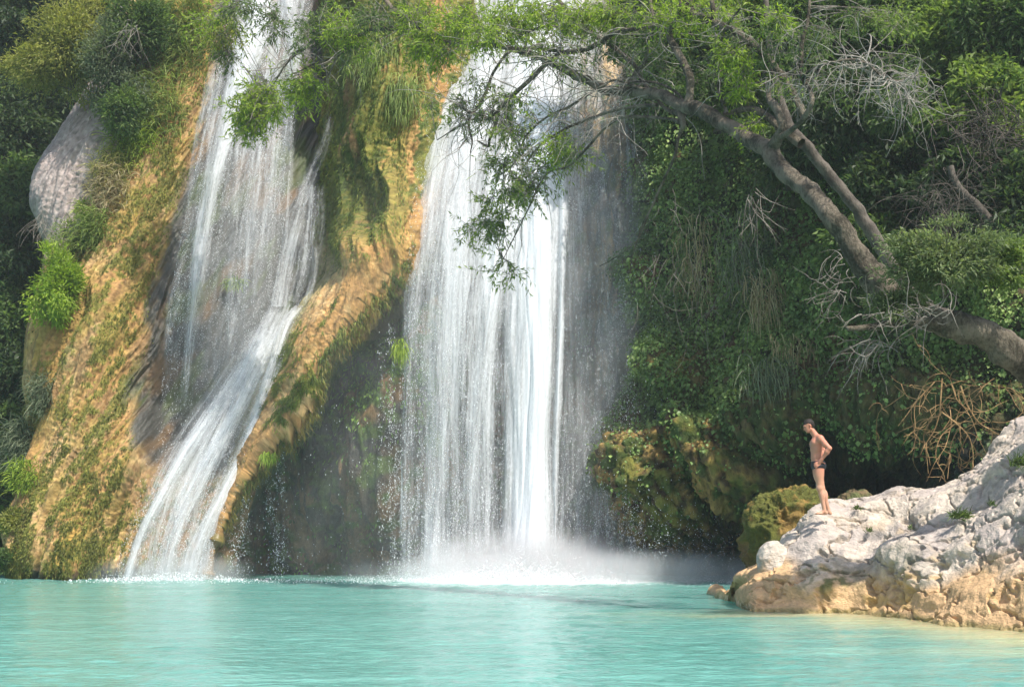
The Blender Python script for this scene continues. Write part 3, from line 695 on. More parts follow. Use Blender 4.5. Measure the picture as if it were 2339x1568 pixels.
def stream(parent, pts, bulge=0.35, nr=160, nc=40, dens_mul=1.0, seed=0, name='water_stream'):
    """pts: (vx, vy, Y, half width, density)"""
    a = catmull(np.array(pts, float), nr)
    s = np.linspace(-1, 1, nc)[None]
    vx = a[:, 0:1] + s * a[:, 3:4]; vy = a[:, 1:2] + 0 * vx; Y = a[:, 2:3] + bulge * (s ** 2) * 1.0
    S = P(vx, vy, Y)
    arc = np.cumsum(np.linalg.norm(np.diff(S[:, nc // 2], axis=0, prepend=S[:1, nc // 2]), axis=-1))[:, None] + 0 * vx
    off = s * a[:, 3:4] * 0.0146; off2 = s * a[:, 3].mean() * 0.0146 + 0 * vx
    edge = (1 - np.abs(s) ** 2.2) * np.clip(a[:, 4:5], 0, 1.3) * dens_mul
    if pts[0][1] > 60: edge = edge * sm(-0.03, 0.07, np.linspace(0, 1, nr))[:, None]
    edge = np.clip(edge + 0.18 * fbm(off2 * 1.2 + seed * 7, arc * 0.05, 0 * arc, 800 + seed, 2) * (edge > 0.05), 0, 1.3)
    S = S + normals(S) * (0.10 * fbm(off2 * 3 + seed, arc * 0.25, 0 * arc, 820 + seed, 3))[..., None]
    uv = np.stack([off2 + seed * 13.7, arc + seed * 5.1], -1).reshape(-1, 2)
    return mesh_obj(name, S.reshape(-1, 3), grid_faces(nr, nc)[:, ::-1], M_FALL, parent, {'dens': edge.ravel()}, uv)

def drops(parent, pts, n, size=(0.010, 0.028), stretch=3.0, g=None, name='spray', yspread=0.8, gauss=False):
    """droplets round a path of (vx, vy, Y, half width, weight)"""
    g = g or rng
    a = np.array(pts, float); A = catmull(a, 400); wgt = np.clip(A[:, 4], 0.0, 9) * A[:, 3] + 1e-6
    i = g.choice(400, n, p=wgt / wgt.sum())
    s = g.normal(size=n) * 0.5 if gauss else g.uniform(-1, 1, n)
    s = np.sign(s) * np.abs(s) ** 0.9
    # drops gather in falling strings and puffs
    vx = A[i, 0] + s * A[i, 3]; vy = A[i, 1] + g.uniform(-4, 4, n); Y = A[i, 2] + g.uniform(-1, 1, n) * yspread
    keep = fbm(vx * 0.06, vy * 0.010, 0 * vx, 850, 3) + 0.25 * g.normal(size=n) > -0.12
    vx, vy, Y, i = vx[keep], vy[keep], Y[keep], i[keep]; n = len(vx)
    c = P(vx, vy, Y)
    t = unit(P(A[np.minimum(i + 1, 399), 0], A[np.minimum(i + 1, 399), 1], A[np.minimum(i + 1, 399), 2]) - P(A[np.maximum(i - 1, 0), 0], A[np.maximum(i - 1, 0), 1], A[np.maximum(i - 1, 0), 2]))
    t = unit(t + 0.08 * g.normal(size=(n, 3)))
    r = g.uniform(0, 1, n) ** 3 * (size[1] - size[0]) + size[0]; L = r * g.uniform(1.2, stretch, n)
    sd = unit(np.cross(t, np.array([0.0, 1, 0.1]))); b = np.cross(t, sd)
    r = r[:, None] * 0.5; L = L[:, None] * 0.5
    V = np.stack([c + t * L, c + sd * r, c + b * r, c - sd * r, c - b * r, c - t * L], 1).reshape(-1, 3)
    k = np.arange(n)[:, None, None] * 6
    F = (k + np.array([[0, 1, 2], [0, 2, 3], [0, 3, 4], [0, 4, 1], [5, 2, 1], [5, 3, 2], [5, 4, 3], [5, 1, 4]])[None]).reshape(-1, 3)
    o = mesh_obj(name, V, F, M_DROP, parent); o['kind'] = 'stuff'
    return o

mf = empty('waterfall', P(1210, 1322, 44), 'wide bright white main waterfall plunging straight into the pool', 'waterfall')
G = np.random.default_rng(11)
# the dense streams of the main fall (x, y, distance, half width, density)
main_streams = [
 [(1190, -60, 49.3, 170, .85), (1165, 120, 48.3, 165, .9), (1135, 300, 46.8, 160, .8), (1105, 500, 45.6, 165, .62), (1080, 700, 44.9, 165, .48), (1070, 900, 44.5, 165, .38), (1065, 1100, 44.3, 165, .32), (1065, 1330, 44.1, 165, .36)],
 [(1120, 60, 48.3, 45, .9), (1085, 250, 47.2, 50, 1.0), (1050, 450, 46.0, 52, .85), (1030, 650, 45.1, 48, .75), (1010, 900, 44.6, 36, .62), (995, 1100, 44.4, 28, .6), (985, 1330, 44.1, 24, .55)],
 [(1060, 110, 48.2, 26, .5), (1010, 300, 47, 34, .75), (975, 480, 46.0, 36, .7), (950, 650, 45.3, 30, .65), (938, 820, 44.8, 24, .5), (930, 1000, 44.6, 18, .3), (925, 1330, 44.2, 16, .2)],
 [(1230, -60, 48.9, 90, 1.1), (1230, 150, 47.9, 85, 1.1), (1225, 350, 46.6, 75, 1.1), (1215, 550, 45.4, 72, 1.1), (1205, 800, 44.6, 62, 1.05), (1200, 1050, 44.2, 58, 1.1), (1195, 1335, 43.8, 62, 1.2)],
 [(1240, 200, 47.2, 60, 1.2), (1238, 500, 45.4, 52, 1.15), (1235, 800, 44.4, 45, 1.1), (1225, 1050, 44.0, 45, 1.1), (1215, 1335, 43.6, 62, 1.2)],
 [(1150, 300, 46.6, 60, 1.0), (1140, 500, 45.5, 52, 1.0), (1125, 650, 45.0, 40, .95), (1110, 780, 44.7, 26, .6), (1090, 950, 44.5, 28, .55), (1075, 1100, 44.3, 26, .5), (1060, 1330, 44.1, 24, .35)],
 [(1290, -60, 49.0, 75, .9), (1305, 150, 48.2, 75, .65), (1310, 400, 46.8, 62, .42), (1310, 700, 45.4, 55, .33), (1305, 1000, 44.9, 52, .3), (1300, 1330, 44.5, 60, .45)],
 [(1285, 350, 46.2, 16, 1.0), (1284, 600, 45.0, 14, .9), (1275, 850, 44.5, 12, .95), (1270, 1050, 44.2, 10, .7), (1268, 1330, 44.0, 10, .6)],
 [(1350, -60, 49.4, 80, .5), (1375, 200, 48.4, 95, .30), (1400, 500, 47.0, 95, .22), (1410, 800, 46.0, 95, .19), (1405, 1050, 45.2, 95, .19), (1400, 1330, 44.8, 105, .24)],
 [(1050, 450, 45.8, 120, .5), (1040, 800, 44.8, 120, .46), (1040, 1100, 44.5, 120, .42), (1040, 1330, 44.2, 130, .5)],
]
for i, s_ in enumerate(main_streams): stream(mf, s_, 0.5, 200, 60, (1.0 if i in (3, 4, 7) else .84), i + 1)
allm = [(1190, -40, 48.8, 170, 1.5), (1175, 200, 47.6, 190, 1.5), (1170, 450, 46, 230, 1.5), (1180, 700, 45, 255, 1.6), (1180, 950, 44.7, 275, 1.8), (1185, 1150, 44.4, 285, 2.0), (1190, 1325, 44.2, 290, 2.0)]
drops(mf, allm, 95000, (0.005, 0.017), 5.0, G, yspread=0.9)
lf = empty('waterfall', P(480, 1322, 45.5), 'left waterfall fanning over dark wet rock in thin grey veils', 'waterfall')
left_streams = [
 [(600, -40, 50.5, 45, 1.1), (565, 120, 50.0, 40, 1.1), (525, 260, 49.3, 32, .95), (490, 400, 48.6, 26, .85), (462, 550, 48.0, 24, .7), (440, 720, 47.3, 18, .6), (425, 860, 46.8, 12, .42), (415, 960, 46.4, 8, .0)],
 [(635, -40, 51, 95, .9), (605, 150, 50.3, 90, .62), (575, 330, 49.5, 92, .46), (545, 520, 48.6, 100, .38), (520, 700, 47.9, 115, .30), (500, 850, 47.3, 100, .18), (490, 980, 47, 90, .02)],
 [(655, -40, 50.7, 24, 1.0), (668, 130, 50.2, 22, .7), (662, 300, 49.6, 20, .5), (655, 440, 49.0, 18, .4), (648, 560, 48.6, 12, .3)],
 [(560, 100, 50.0, 14, .7), (545, 300, 49.3, 14, .55), (535, 500, 48.5, 14, .5), (525, 700, 47.8, 12, .4), (520, 850, 47.4, 10, .1)],
 [(505, 130, 49.6, 26, .6), (470, 330, 48.8, 34, .50), (430, 560, 48.0, 32, .34), (395, 760, 47.2, 30, .26), (385, 900, 46.8, 28, .1)],
 [(610, 250, 49.6, 50, .45), (600, 450, 48.8, 50, .36), (585, 640, 48.1, 45, .3), (560, 800, 47.5, 40, .12)],
]
for i, s_ in enumerate(left_streams): stream(lf, s_, 0.3, 160, 40, (1.0 if i == 0 else 0.64), i + 21)
drops(lf, [(620, -30, 50.3, 95, 1.6), (585, 200, 49.6, 100, 1.6), (535, 500, 48.3, 115, 1.5), (500, 750, 47.4, 120, 1.0), (460, 950, 46.6, 100, .5), (430, 1100, 45.6, 110, .3), (400, 1310, 45, 110, .3)], 42000, (0.005, 0.016), 5.0, G)
cf = empty('cascade', P(400, 1322, 44.8), 'white cascade sliding down the slope between buttress and ridge', 'waterfall')
casc = [
 [(785, 150, 52.2, 12, .25), (768, 230, 51.2, 14, .35), (740, 330, 50.0, 22, .3), (705, 410, 48.9, 26, .5), (672, 520, 48.2, 26, .9), (648, 620, 47.8, 22, .95), (635, 700, 47.4, 24, .95)],
 [(712, 420, 48.8, 36, .36), (705, 520, 48.4, 44, .34), (690, 620, 48.0, 45, .3), (670, 690, 47.6, 40, .35)],
 [(722, 560, 48.1, 8, .7), (715, 640, 47.8, 8, .6), (700, 700, 47.4, 10, .5)],
 [(690, 695, 47.5, 16, .7), (655, 740, 46.8, 16, .95), (625, 830, 46.0, 14, .95), (590, 930, 45.4, 18, .95), (555, 1030, 44.9, 20, 1.0), (505, 1130, 44.5, 22, 1.0), (460, 1220, 44.3, 26, 1.05), (425, 1325, 44.2, 28, 1.1)],
 [(640, 690, 47.5, 30, .6), (605, 760, 46.8, 35, .7), (560, 860, 46.0, 36, .75), (520, 950, 45.4, 34, .7), (470, 1060, 44.9, 30, .7), (420, 1160, 44.6, 28, .7), (385, 1250, 44.4, 24, .6), (370, 1325, 44.4, 22, .5)],
 [(610, 750, 46.9, 14, .4), (560, 830, 46.3, 16, .6), (495, 920, 45.7, 18, .75), (430, 1020, 45.2, 20, .85), (370, 1130, 44.8, 18, .9), (325, 1220, 44.6, 16, .95), (290, 1325, 44.4, 14, 1.0)],
 [(620, 740, 47.0, 60, .45), (560, 860, 46.2, 80, .52), (490, 980, 45.6, 95, .52), (430, 1100, 45.1, 105, .5), (395, 1220, 44.8, 108, .46), (380, 1325, 44.6, 112, .42)],
 [(600, 830, 46.2, 10, .4), (540, 930, 45.6, 12, .6), (480, 1040, 45.1, 14, .7), (430, 1140, 44.8, 14, .7), (395, 1230, 44.6, 14, .6), (380, 1325, 44.5, 14, .5)],
 [(600, 900, 45.4, 12, .3), (560, 1010, 45.0, 14, .5), (520, 1110, 44.6, 12, .55), (485, 1220, 44.4, 12, .6), (465, 1325, 44.3, 12, .6)],
 [(660, 780, 46.3, 10, .5), (620, 880, 45.6, 10, .6), (570, 1000, 45.0, 10, .6), (530, 1110, 44.6, 8, .4), (510, 1180, 44.5, 8, .2)],
]
for i, s_ in enumerate(casc): stream(cf, s_, 0.15, 150, 36, (.55 if i in (0, 1, 2) else .76), i + 41)
drops(cf, [(690, 420, 48.3, 50, 1), (650, 650, 47.3, 50, 1.2), (590, 850, 45.7, 70, 1.2), (490, 1050, 44.8, 90, 1.2), (400, 1200, 44.4, 105, 1.2), (370, 1322, 44.2, 110, 1.4)], 22000, (0.005, 0.017), 3.0, G, yspread=0.3)
# dripping strings under the overhang and drifting drops at the sides
dr = empty('dripping_water', P(800, 1320, 45), 'strings of drops falling from the ridge overhang into the dark', 'water drops')
for k, (vx, y0, y1, h, n) in enumerate([(640, 1010, 1320, 10, 260), (620, 1080, 1320, 14, 160), (560, 1130, 1320, 10, 160), (895, 740, 1320, 8, 420), (880, 760, 1320, 18, 420), (600, 1100, 1320, 60, 330), (760, 900, 1320, 120, 260), (535, 1200, 1320, 16, 220)]):
    drops(dr, [(vx, y0, 44.9, h, 1), (vx, (y0 + y1) / 2, 44.8, h, 1), (vx, y1, 44.8, h, 1)], n * 2, (0.008, 0.024), 3.5, G, 'drop_string', 0.3)
drops(mf, [(1430, 150, 47, 60, 1), (1440, 500, 45.5, 90, 1.2), (1450, 800, 44.5, 120, 1.3), (1500, 1100, 43, 160, 1.0), (1560, 1300, 41.5, 200, 1.0)], 13000, (0.006, 0.021), 2.8, G, 'drifting_spray', 1.5, True)
# splash at the foot of the main fall
def splash(parent, vx, Y, wx, hz, n, name='splash', sz=(.006, .018)):
    g = G; x = g.normal(size=n) * wx; u = g.uniform(0, 1, n) ** 1.7
    z = u * hz * np.exp(-(x / wx) ** 2 * 0.5) * g.uniform(0.4, 1.3, n)
    c = np.stack([P(vx, 1320, Y)[0] + x, Y + g.normal(size=n) * 0.9, z], -1)
    r = (g.uniform(0, 1, n) ** 3 * sz[1] + sz[0])[:, None]
    V = (c[:, None] + r[:, None] * unit(g.normal(size=(n, 4, 3)))).reshape(-1, 3)
    F = (np.arange(n)[:, None, None] * 4 + np.array([[0, 1, 2], [0, 2, 3], [0, 3, 1], [1, 3, 2]])[None]).reshape(-1, 3)
    o = mesh_obj(name, V, F, M_DROP, parent); o['kind'] = 'stuff'
splash(mf, 1190, 43.3, 2.3, 1.3, 22000); splash(mf, 1200, 42.6, 1.2, 0.9, 12000); splash(cf, 430, 44.0, 1.0, 0.35, 2500); splash(cf, 290, 44.2, 0.4, 0.3, 900)
splash(mf, 1250, 42.0, 5.5, 0.35, 9000)
splash(mf, 1180, 43.0, 1.5, 0.55, 3500, 'foam_clumps', (.02, .05)); splash(mf, 1060, 43.4, 1.0, 0.35, 1200, 'foam_clumps', (.02, .045)); splash(cf, 400, 44.0, 1.2, 0.2, 1500, 'foam_clumps', (.015, .04))

def mist_volume(name, label, vx, Y, zc, size, dens, pow_=1.0, seed=0.0):
    c0 = P(vx, 1320, Y); c0[2] = zc
    m, t = new_mat(name + '_vapour')
    tc = N(t, 'ShaderNodeTexCoord'); sp = N(t, 'ShaderNodeSeparateXYZ'); t.links.new(tc.outputs['Object'], sp.inputs[0])
    r2 = None
    for i, s_ in enumerate(size):
        q = mth(t, 'DIVIDE', sp.outputs[i], s_); q = mth(t, 'MULTIPLY', q, q)
        r2 = q if r2 is None else mth(t, 'ADD', r2, q)
    fall = maprange(t, r2, 0.0, 1.0, 1.0, 0.0)
    fall = mth(t, 'POWER', fall, pow_)
    nn = ntex(t, scaled(t, tc.outputs['Object'], (0.9, 0.9, 0.7)), 1.0, 3, 0.55)
    dn = mth(t, 'MULTIPLY', mth(t, 'MULTIPLY', fall, maprange(t, nn, 0.3, 0.65, 0.25, 1.5)), dens)
    v = N(t, 'ShaderNodeVolumePrincipled'); v.inputs['Color'].default_value = (0.97, 0.98, 1, 1); t.links.new(dn, v.inputs['Density'])
    v.inputs['Anisotropy'].default_value = 0.1
    o = N(t, 'ShaderNodeOutputMaterial'); t.links.new(v.outputs[0], o.inputs['Volume'])
    th = np.linspace(0.0, math.pi, 17)[:, None]; ph = np.linspace(0, 2 * math.pi, 33)[None, :-1]
    d = np.stack([np.sin(th) * np.cos(ph), np.sin(th) * np.sin(ph), np.cos(th) + 0 * ph], -1) * np.array(size)
    fcs = grid_faces(17, 32, True)[:, ::-1]
    a_, b_, c_ = [d.reshape(-1, 3)[fcs[200, q]] for q in (0, 1, 2)]
    if np.dot(np.cross(b_ - a_, c_ - b_), a_) < 0: fcs = fcs[:, ::-1]
    o_ = mesh_obj(name, d.reshape(-1, 3), fcs, m)
    o_.location = tuple(float(v_) for v_ in c0)
    return tag(o_, label, 'mist', None, 'stuff')
mist_volume('mist', 'white mist boiling up at the foot of the main fall', 1200, 43.6, 0.3, (4.4, 2.2, 1.7), 1.1, 2.0)
mist_volume('mist', 'thin veil of drifting mist round the two falls', 1130, 45.5, 3.5, (12.5, 4.2, 12), 0.024, 0.8)
mist_volume('mist', 'low spray cloud spreading over the water right of the main fall', 1330, 42.5, 0.2, (8.5, 3.0, 0.95), 0.42, 1.5)
mist_volume('mist', 'tall pale veil of spray hanging right of the main fall', 1375, 45.6, 7.0, (2.6, 1.6, 10.5), 0.16, 0.9)
mist_volume('mist', 'tall grey veil of spray in front of the left fall', 530, 47.3, 8.0, (2.6, 1.3, 9.0), 0.10, 0.9)
mist_volume('mist', 'small puff of spray at the foot of the cascade', 400, 44.2, 0.1, (3.2, 1.5, 1.0), 0.4, 1.6)
print('falls', time.time() - T0)
# ------------------------------------------------------------------ plants
def leaf_tones(n, dark, mid, light, g, bias=0.0, clump=None):
    t = g.uniform(0, 1, n) * 0.6 + (0.4 * clump if clump is not None else g.uniform(0, 1, n) * 0.4) + bias
    c = mix(mix(np.tile(dark, (n, 1)), np.tile(mid, (n, 1)), sm(0.0, 0.5, t)), np.tile(light, (n, 1)), sm(0.55, 1.0, t))
    return np.repeat(c * g.uniform(0.8, 1.2, (n, 1)), 4, 0)

def grow(start, dirv, length, r0, g, droop=0.3, curl=0.25, nseg=7):
    pts = [np.array(start, float)]; d = unit(np.array(dirv, float)); st = length / nseg
    bend = g.normal(size=3) * curl
    for k in range(nseg):
        bend = bend * 0.7 + g.normal(size=3) * curl * 0.7
        d = unit(d + bend + np.array([0, 0, -droop * 0.3])); pts.append(pts[-1] + d * st)
    return np.array(pts), np.linspace(r0, r0 * 0.25, nseg + 1)

def crown_leaves(center, rad, n, L, W, tones, g, nclump=60, spread=0.24, droop=0.35, out=0.5, hollow=0.45, flat=1.0):
    center = np.array(center); rad = np.array(rad)
    cc = unit(g.normal(size=(nclump, 3))) * (g.uniform(hollow, 1.0, (nclump, 1))) 
    cc *= 1 + 0.25 * g.normal(size=(nclump, 1))
    cr = g.uniform(0.5, 1.4, nclump) * spread
    cl = g.uniform(0, 1, nclump)
    k = g.choice(nclump, n, p=cr ** 2 / (cr ** 2).sum())
    q = g.normal(size=(n, 3)) * cr[k][:, None] * 0.6 * np.array([1.15, 1.15, 0.75 * flat])
    p = (cc[k] + q)
    pos = center + p * rad
    o = unit(p * rad)
    d = unit(o * out + g.normal(size=(n, 3)) * 0.6 + np.array([0, 0, -droop]))
    nn = unit(np.array([0, 0, 1.0]) + 0.7 * g.normal(size=(n, 3)))
    V, F = leaf_geo(pos, d, nn, L * g.uniform(0.6, 1.3, n), W * g.uniform(0.7, 1.2, n))
    c = leaf_tones(n, *tones, g, clump=cl[k])
    return V, F, c, center + cc * rad

GREENS = {
 'dark': ((0.02, 0.036, 0.016), (0.05, 0.08, 0.032), (0.11, 0.155, 0.062)),  # background forest: shade among the trees put into the leaf colour
 'mid': ((0.035, 0.06, 0.022), (0.085, 0.135, 0.042), (0.18, 0.24, 0.08)),
 'light': ((0.06, 0.10, 0.025), (0.15, 0.21, 0.05), (0.30, 0.36, 0.10)),
 'yellow': ((0.09, 0.11, 0.03), (0.21, 0.22, 0.055), (0.36, 0.34, 0.10)),
 'grey': ((0.05, 0.07, 0.045), (0.12, 0.15, 0.09), (0.26, 0.29, 0.19)),
 'bright': ((0.08, 0.13, 0.018), (0.20, 0.29, 0.03), (0.38, 0.46, 0.07)),
 'sage': ((0.06, 0.085, 0.045), (0.14, 0.175, 0.085), (0.26, 0.30, 0.15)),
 'straw': ((0.14, 0.11, 0.06), (0.32, 0.26, 0.15), (0.52, 0.46, 0.30)),
}
def bush(name, label, cat, vx, vy, Y, rx, rz, n, tone, seed, L=0.22, W=0.09, ry=None, group=None, nclump=70, droop=0.35, spread=0.24, stems=9, trunk=None, out=0.5, hollow=0.45, flat=1.0):
    g = np.random.default_rng(seed)
    k = Y / FV
    c = P(vx, vy, Y); R3 = np.array([rx * k, (ry or (rx + rz) / 2) * k, rz * k])
    base = c - np.array([0, -0.3 * R3[1], R3[2] * (1.0 if trunk is None else 1.0)])
    e = empty(name, base, label, cat, group)
    V, F, col, cc = crown_leaves(c, R3, n, L, W, GREENS[tone], g, nclump, spread, droop, out, hollow, flat)
    mesh_obj('crown' if trunk else 'foliage', V, F, M_LEAF, e, {'tone': col}, smooth=False)
    paths = []
    tr = trunk or 0.02 * Y / 25
    for q in cc[g.permutation(len(cc))[:stems]]:
        m1 = base * 0.5 + q * 0.5 + g.normal(size=3) * 0.15 * R3
        m1[:2] = base[:2] * 0.65 + q[:2] * 0.35
        paths.append((catmull([base, m1, q], 9), np.linspace(tr * 0.5, tr * 0.12, 9)))
    if trunk:
        paths.append((catmull([base - np.array([0, 0, 0.3]), base, c * 0.7 + base * 0.3, c + np.array([0, 0, R3[2] * .5])], 10), np.linspace(tr, tr * 0.4, 10)))
    v, f = tubes(paths, 5)
    mesh_obj('trunk' if trunk else 'stem', v, f, M_BARKD, e)
    return e

# ivy over the right cliff
def make_ivy():
    g = np.random.default_rng(51)
    S, nrm, X, Yv = RGT
    nr, nc = S.shape[:2]
    n = 520000
    i = g.integers(2, nr - 150, n); j = g.integers(20, nc - 5, n)
    X0, Y0 = X[i, j], Yv[i, j]; p = S[i, j]
    msk = fbm(p[:, 0] * 0.55, p[:, 1] * 0.55, p[:, 2] * 0.4, 901, 4)
    bare = np.exp(-(((X0 - 1570) / 90) ** 2 + ((Y0 - 860) / 60) ** 2)) * 0.6
    lowcut = sm(900, 1010, Y0 - 40 * (X0 < 1760) + 130 * sm(1740, 1800, X0) + 120 * msk)
    keep = (g.uniform(0, 1, n) < (0.30 + 1.0 * sm(-0.28, 0.16, msk)) * (1 - 0.93 * lowcut) * (1 - bare)) & (X0 > 1462 + 25 * msk) & (X0 < 2420) & (Y0 > -60) & (Y0 < 1180)
    keep &= ~((Y0 > 1000) & (g.uniform(0, 1, n) < 0.6))
    i, j, p, X0, Y0, msk = i[keep], j[keep], p[keep], X0[keep], Y0[keep], msk[keep]; n = len(i)
    nn = nrm[i, j]
    thick = 0.10 + 0.45 * np.clip(fbm(p[:, 0] * 1.1, p[:, 1] * 1.1, p[:, 2] * 1.3, 911, 3) + 0.25, 0, 1)
    pos = p + nn * (g.uniform(0.1, 1, n) ** 0.7 * thick)[:, None] + g.normal(size=(n, 3)) * 0.05
    d = unit(nn * 0.45 + np.array([0, 0, -0.9]) + 0.45 * g.normal(size=(n, 3)))
    ln = unit(nn + np.array([0, 0, 0.5]) + 0.45 * g.normal(size=(n, 3)))
    sz = 0.07 + 0.10 * g.uniform(0, 1, n) ** 2
    V, F = leaf_geo(pos, d, ln, sz, sz * 0.85, 0.1)
    cl = sm(-0.4, 0.4, fbm(p[:, 0] * 0.8, p[:, 1] * 0.8, p[:, 2] * 0.8, 921, 3))
    A = leaf_tones(n, (0.06, 0.095, 0.032), (0.145, 0.225, 0.065), (0.31, 0.41, 0.13), g, clump=cl)
    mesh_obj('ivy', V, F, M_IVY, None, {'tone': A}, smooth=False)['kind'] = 'stuff'
    # thin dead stems and hanging vines through the ivy
make_ivy()
print('ivy', time.time() - T0)

X_m, Y_m = toV(MB_[1])
def tuft(name, label, cat, vx, vy, Y, n, L, tone, seed, width=0.3, droop=1.0, up=0.5, group=None, bw=0.018, wide_z=0.2, side=(0, -0.7)):
    g = np.random.default_rng(seed); c = P(vx, vy, Y)
    base = c + np.clip(g.normal(size=(n, 3)), -1.7, 1.7) * np.array([width, 0.08, wide_z]) * 0.5
    d = unit(np.array([side[0], side[1], up]) + 0.45 * np.clip(g.normal(size=(n, 3)), -1.8, 1.8))
    ns = 6; ln = L * g.uniform(0.5, 1.15, n)
    pts = [base]
    for k in range(ns):
        d = unit(d + np.array([0, 0, -droop * 0.28])); pts.append(pts[-1] + d * (ln / ns)[:, None])
    pts = np.stack(pts, 1)
    wv = unit(np.cross(d, np.array([0, 1.0, 0.2]) + 0.4 * g.normal(size=(n, 3))))[:, None]
    wd = (bw * (1 - np.linspace(0, 1, ns + 1) ** 2) + 0.002)[None, :, None]
    a = pts + wv * wd; b = pts - wv * wd
    V = np.stack([a, b], 2).reshape(-1, 3)
    k = (np.arange(n) * (ns + 1) * 2)[:, None] + (np.arange(ns) * 2)[None]
    F = np.stack([k, k + 1, k + 3, k + 2], -1).reshape(-1, 4)
    t = GREENS[tone]; u = g.uniform(0, 1, n)
    col = mix(mix(np.tile(t[0], (n, 1)), np.tile(t[1], (n, 1)), sm(0, .5, u)), np.tile(t[2], (n, 1)), sm(.5, 1, u))
    o = mesh_obj(name, V, F, M_GRASS, None, {'tone': np.repeat(col, (ns + 1) * 2, 0)}, smooth=False)
    # origin at its root
    me = o.data; loc = Vector([float(v) for v in c]); me.transform(__import__('mathutils').Matrix.Translation(-loc)); o.location = loc
    return tag(o, label, cat, group)

def surf_Y(S, vx, vy, tol=14):
    X, Yv = toV(S); k = np.argmin((X - vx) ** 2 + (Yv - vy) ** 2 + 0.0 * X)
    near = ((X - vx) ** 2 + (Yv - vy) ** 2) < tol ** 2
    return float(S[..., 1][near].min()) if near.any() else float(S[..., 1].ravel()[k])

tg = [(1745, 670, 'thick pale dry grass beard hanging in the middle of the ivy wall', 420, .9, 'straw', .7, .9), (1590, 590, 'long thin dry grass curtain on the upper left of the ivy wall', 420, .9, 'straw', .9, 1.6),
      (1750, 850, 'green grey grass tuft drooping low on the ivy wall', 380, .8, 'grey', .9, .6), (1815, 795, 'short pale grass tuft right of the low grey tuft', 200, 0.5, 'straw', .8, .5),
      (1750, 395, 'dry grass beard hanging behind the leaning trunk', 260, .9, 'grey', .5, .6), (1700, 560, 'dull green hanging grass above the big grass beard', 380, .9, 'grey', 1.0, 1.3)]
for k, (x, y, lab, n, L, tn, wd, wz) in enumerate(tg):
    tuft('grass_tuft', lab, 'grass tuft', x, y, surf_Y(RGT[0], x, y) - 0.40, int(n * .5), L, tn, 960 + k, wd, 1.9, 0.0, 'grass tufts hanging on the ivy wall', bw=.010, wide_z=wz)
lt = [(250, 445, 'straw coloured grass clump on the orange slope', 500, 1.3, 'straw', .7, .9), (215, 525, 'light green grass clump below the straw coloured one', 420, 1.0, 'light', .5, .7), (160, 555, 'pale green grass clump on the grey rock edge', 420, 1.0, 'light', .6, .7),
      (300, 330, 'green grass clump under the upper bushes', 560, 1.5, 'bright', .9, .9), (255, 400, 'yellow green grass clump on the grey rock', 360, 1.1, 'yellow', .7, .8), (345, 250, 'olive grass patch on the upper orange slope', 600, 1.5, 'light', 1.2, 1.2),
      (400, 110, 'tall brown green grass patch near the top of the slope', 800, 1.6, 'light', 1.3, 2.0), (190, 480, 'small green tuft on the grey rock face', 240, .6, 'bright', .3, .3), (95, 905, 'grey green tuft on the left edge of the slope', 360, 1.0, 'grey', .4, .6),
      (45, 1015, 'pale feathery tuft low on the left edge', 420, 1.1, 'grey', .5, .7), (55, 1090, 'bright green clump low on the left edge', 380, .8, 'bright', .5, .5), (440, 60, 'rusty grass fringe at the top of the slope', 500, 1.4, 'yellow', .7, 1.4)]
for k, (x, y, lab, n, L, tn, wd, wz) in enumerate(lt):
    tuft('grass_tuft', lab, 'grass tuft', x, y, surf_Y(BUT[0], x, y) - 0.1, int(n * 1.5), L * .62, tn, 980 + k, wd * 1.1, 0.9, 0.8, 'grass tufts on the orange slope', wide_z=wz * 1.2, bw=.012)
pt = [(925, 215, 'bushy green grass hanging from the pillar top', 500, .7, 'light', .7, .9), (850, 130, 'long green grass beard on the pillar top', 500, .7, 'light', 1.1, 1.0),
      (613, 1040, 'bright green tuft hanging from the ridge lip', 160, .35, 'bright', .25, .15), (915, 790, 'thin green tuft hanging in the edge of the main fall', 160, .6, 'bright', .2, .3)]
for k, (x, y, lab, n, L, tn, wd, wz) in enumerate(pt):
    tuft('grass_tuft', lab, 'grass tuft', x, y, (44.6 if x == 915 else surf_Y(RID[0], x, y) - 0.1), n, L, tn, 1000 + k, wd, 1.8, 0.2, 'grass tufts on the pillar and ridge', wide_z=wz, bw=.010)
tuft('grass_tuft', 'small green tuft on the wet rock behind the left fall', 'grass tuft', 535, 648, surf_Y(BUT[0], 535, 648) - 0.3, 200, .5, 'bright', 1020, .35, 1.0, .5, wide_z=.15)

def moss(name, S, nrm, mask, n, seed, tones, L=(.06, .20), wid=.05, out=.25, thick=.05, lab=None):
    g = np.random.default_rng(seed); nr, nc = S.shape[:2]
    i = g.integers(1, nr - 1, n); j = g.integers(1, nc - 1, n); k = g.uniform(0, 1, n) < mask[i, j]
    i, j = i[k], j[k]; n = len(i); p = S[i, j] + g.normal(size=(n, 3)) * .03; nn = nrm[i, j]
    d = unit(nn * out + np.array([0, 0, -1.0]) + .3 * g.normal(size=(n, 3))); ln = g.uniform(*L, n)
    V, F = leaf_geo(p + nn * (g.uniform(.0, 1, n) * thick)[:, None], d, unit(nn + .4 * g.normal(size=(n, 3))), ln, np.minimum(wid, ln * .5) * g.uniform(.5, 1.2, n), .15)
    cl = sm(-.35, .35, fbm(p[:, 0] * 1.2, p[:, 1] * 1.2, p[:, 2] * .6, seed, 3))
    o = mesh_obj(name, V, F, M_GRASS, None, {'tone': leaf_tones(n, *tones, g, clump=cl)}, smooth=False); o['kind'] = 'stuff'
    if lab: o['label'] = lab
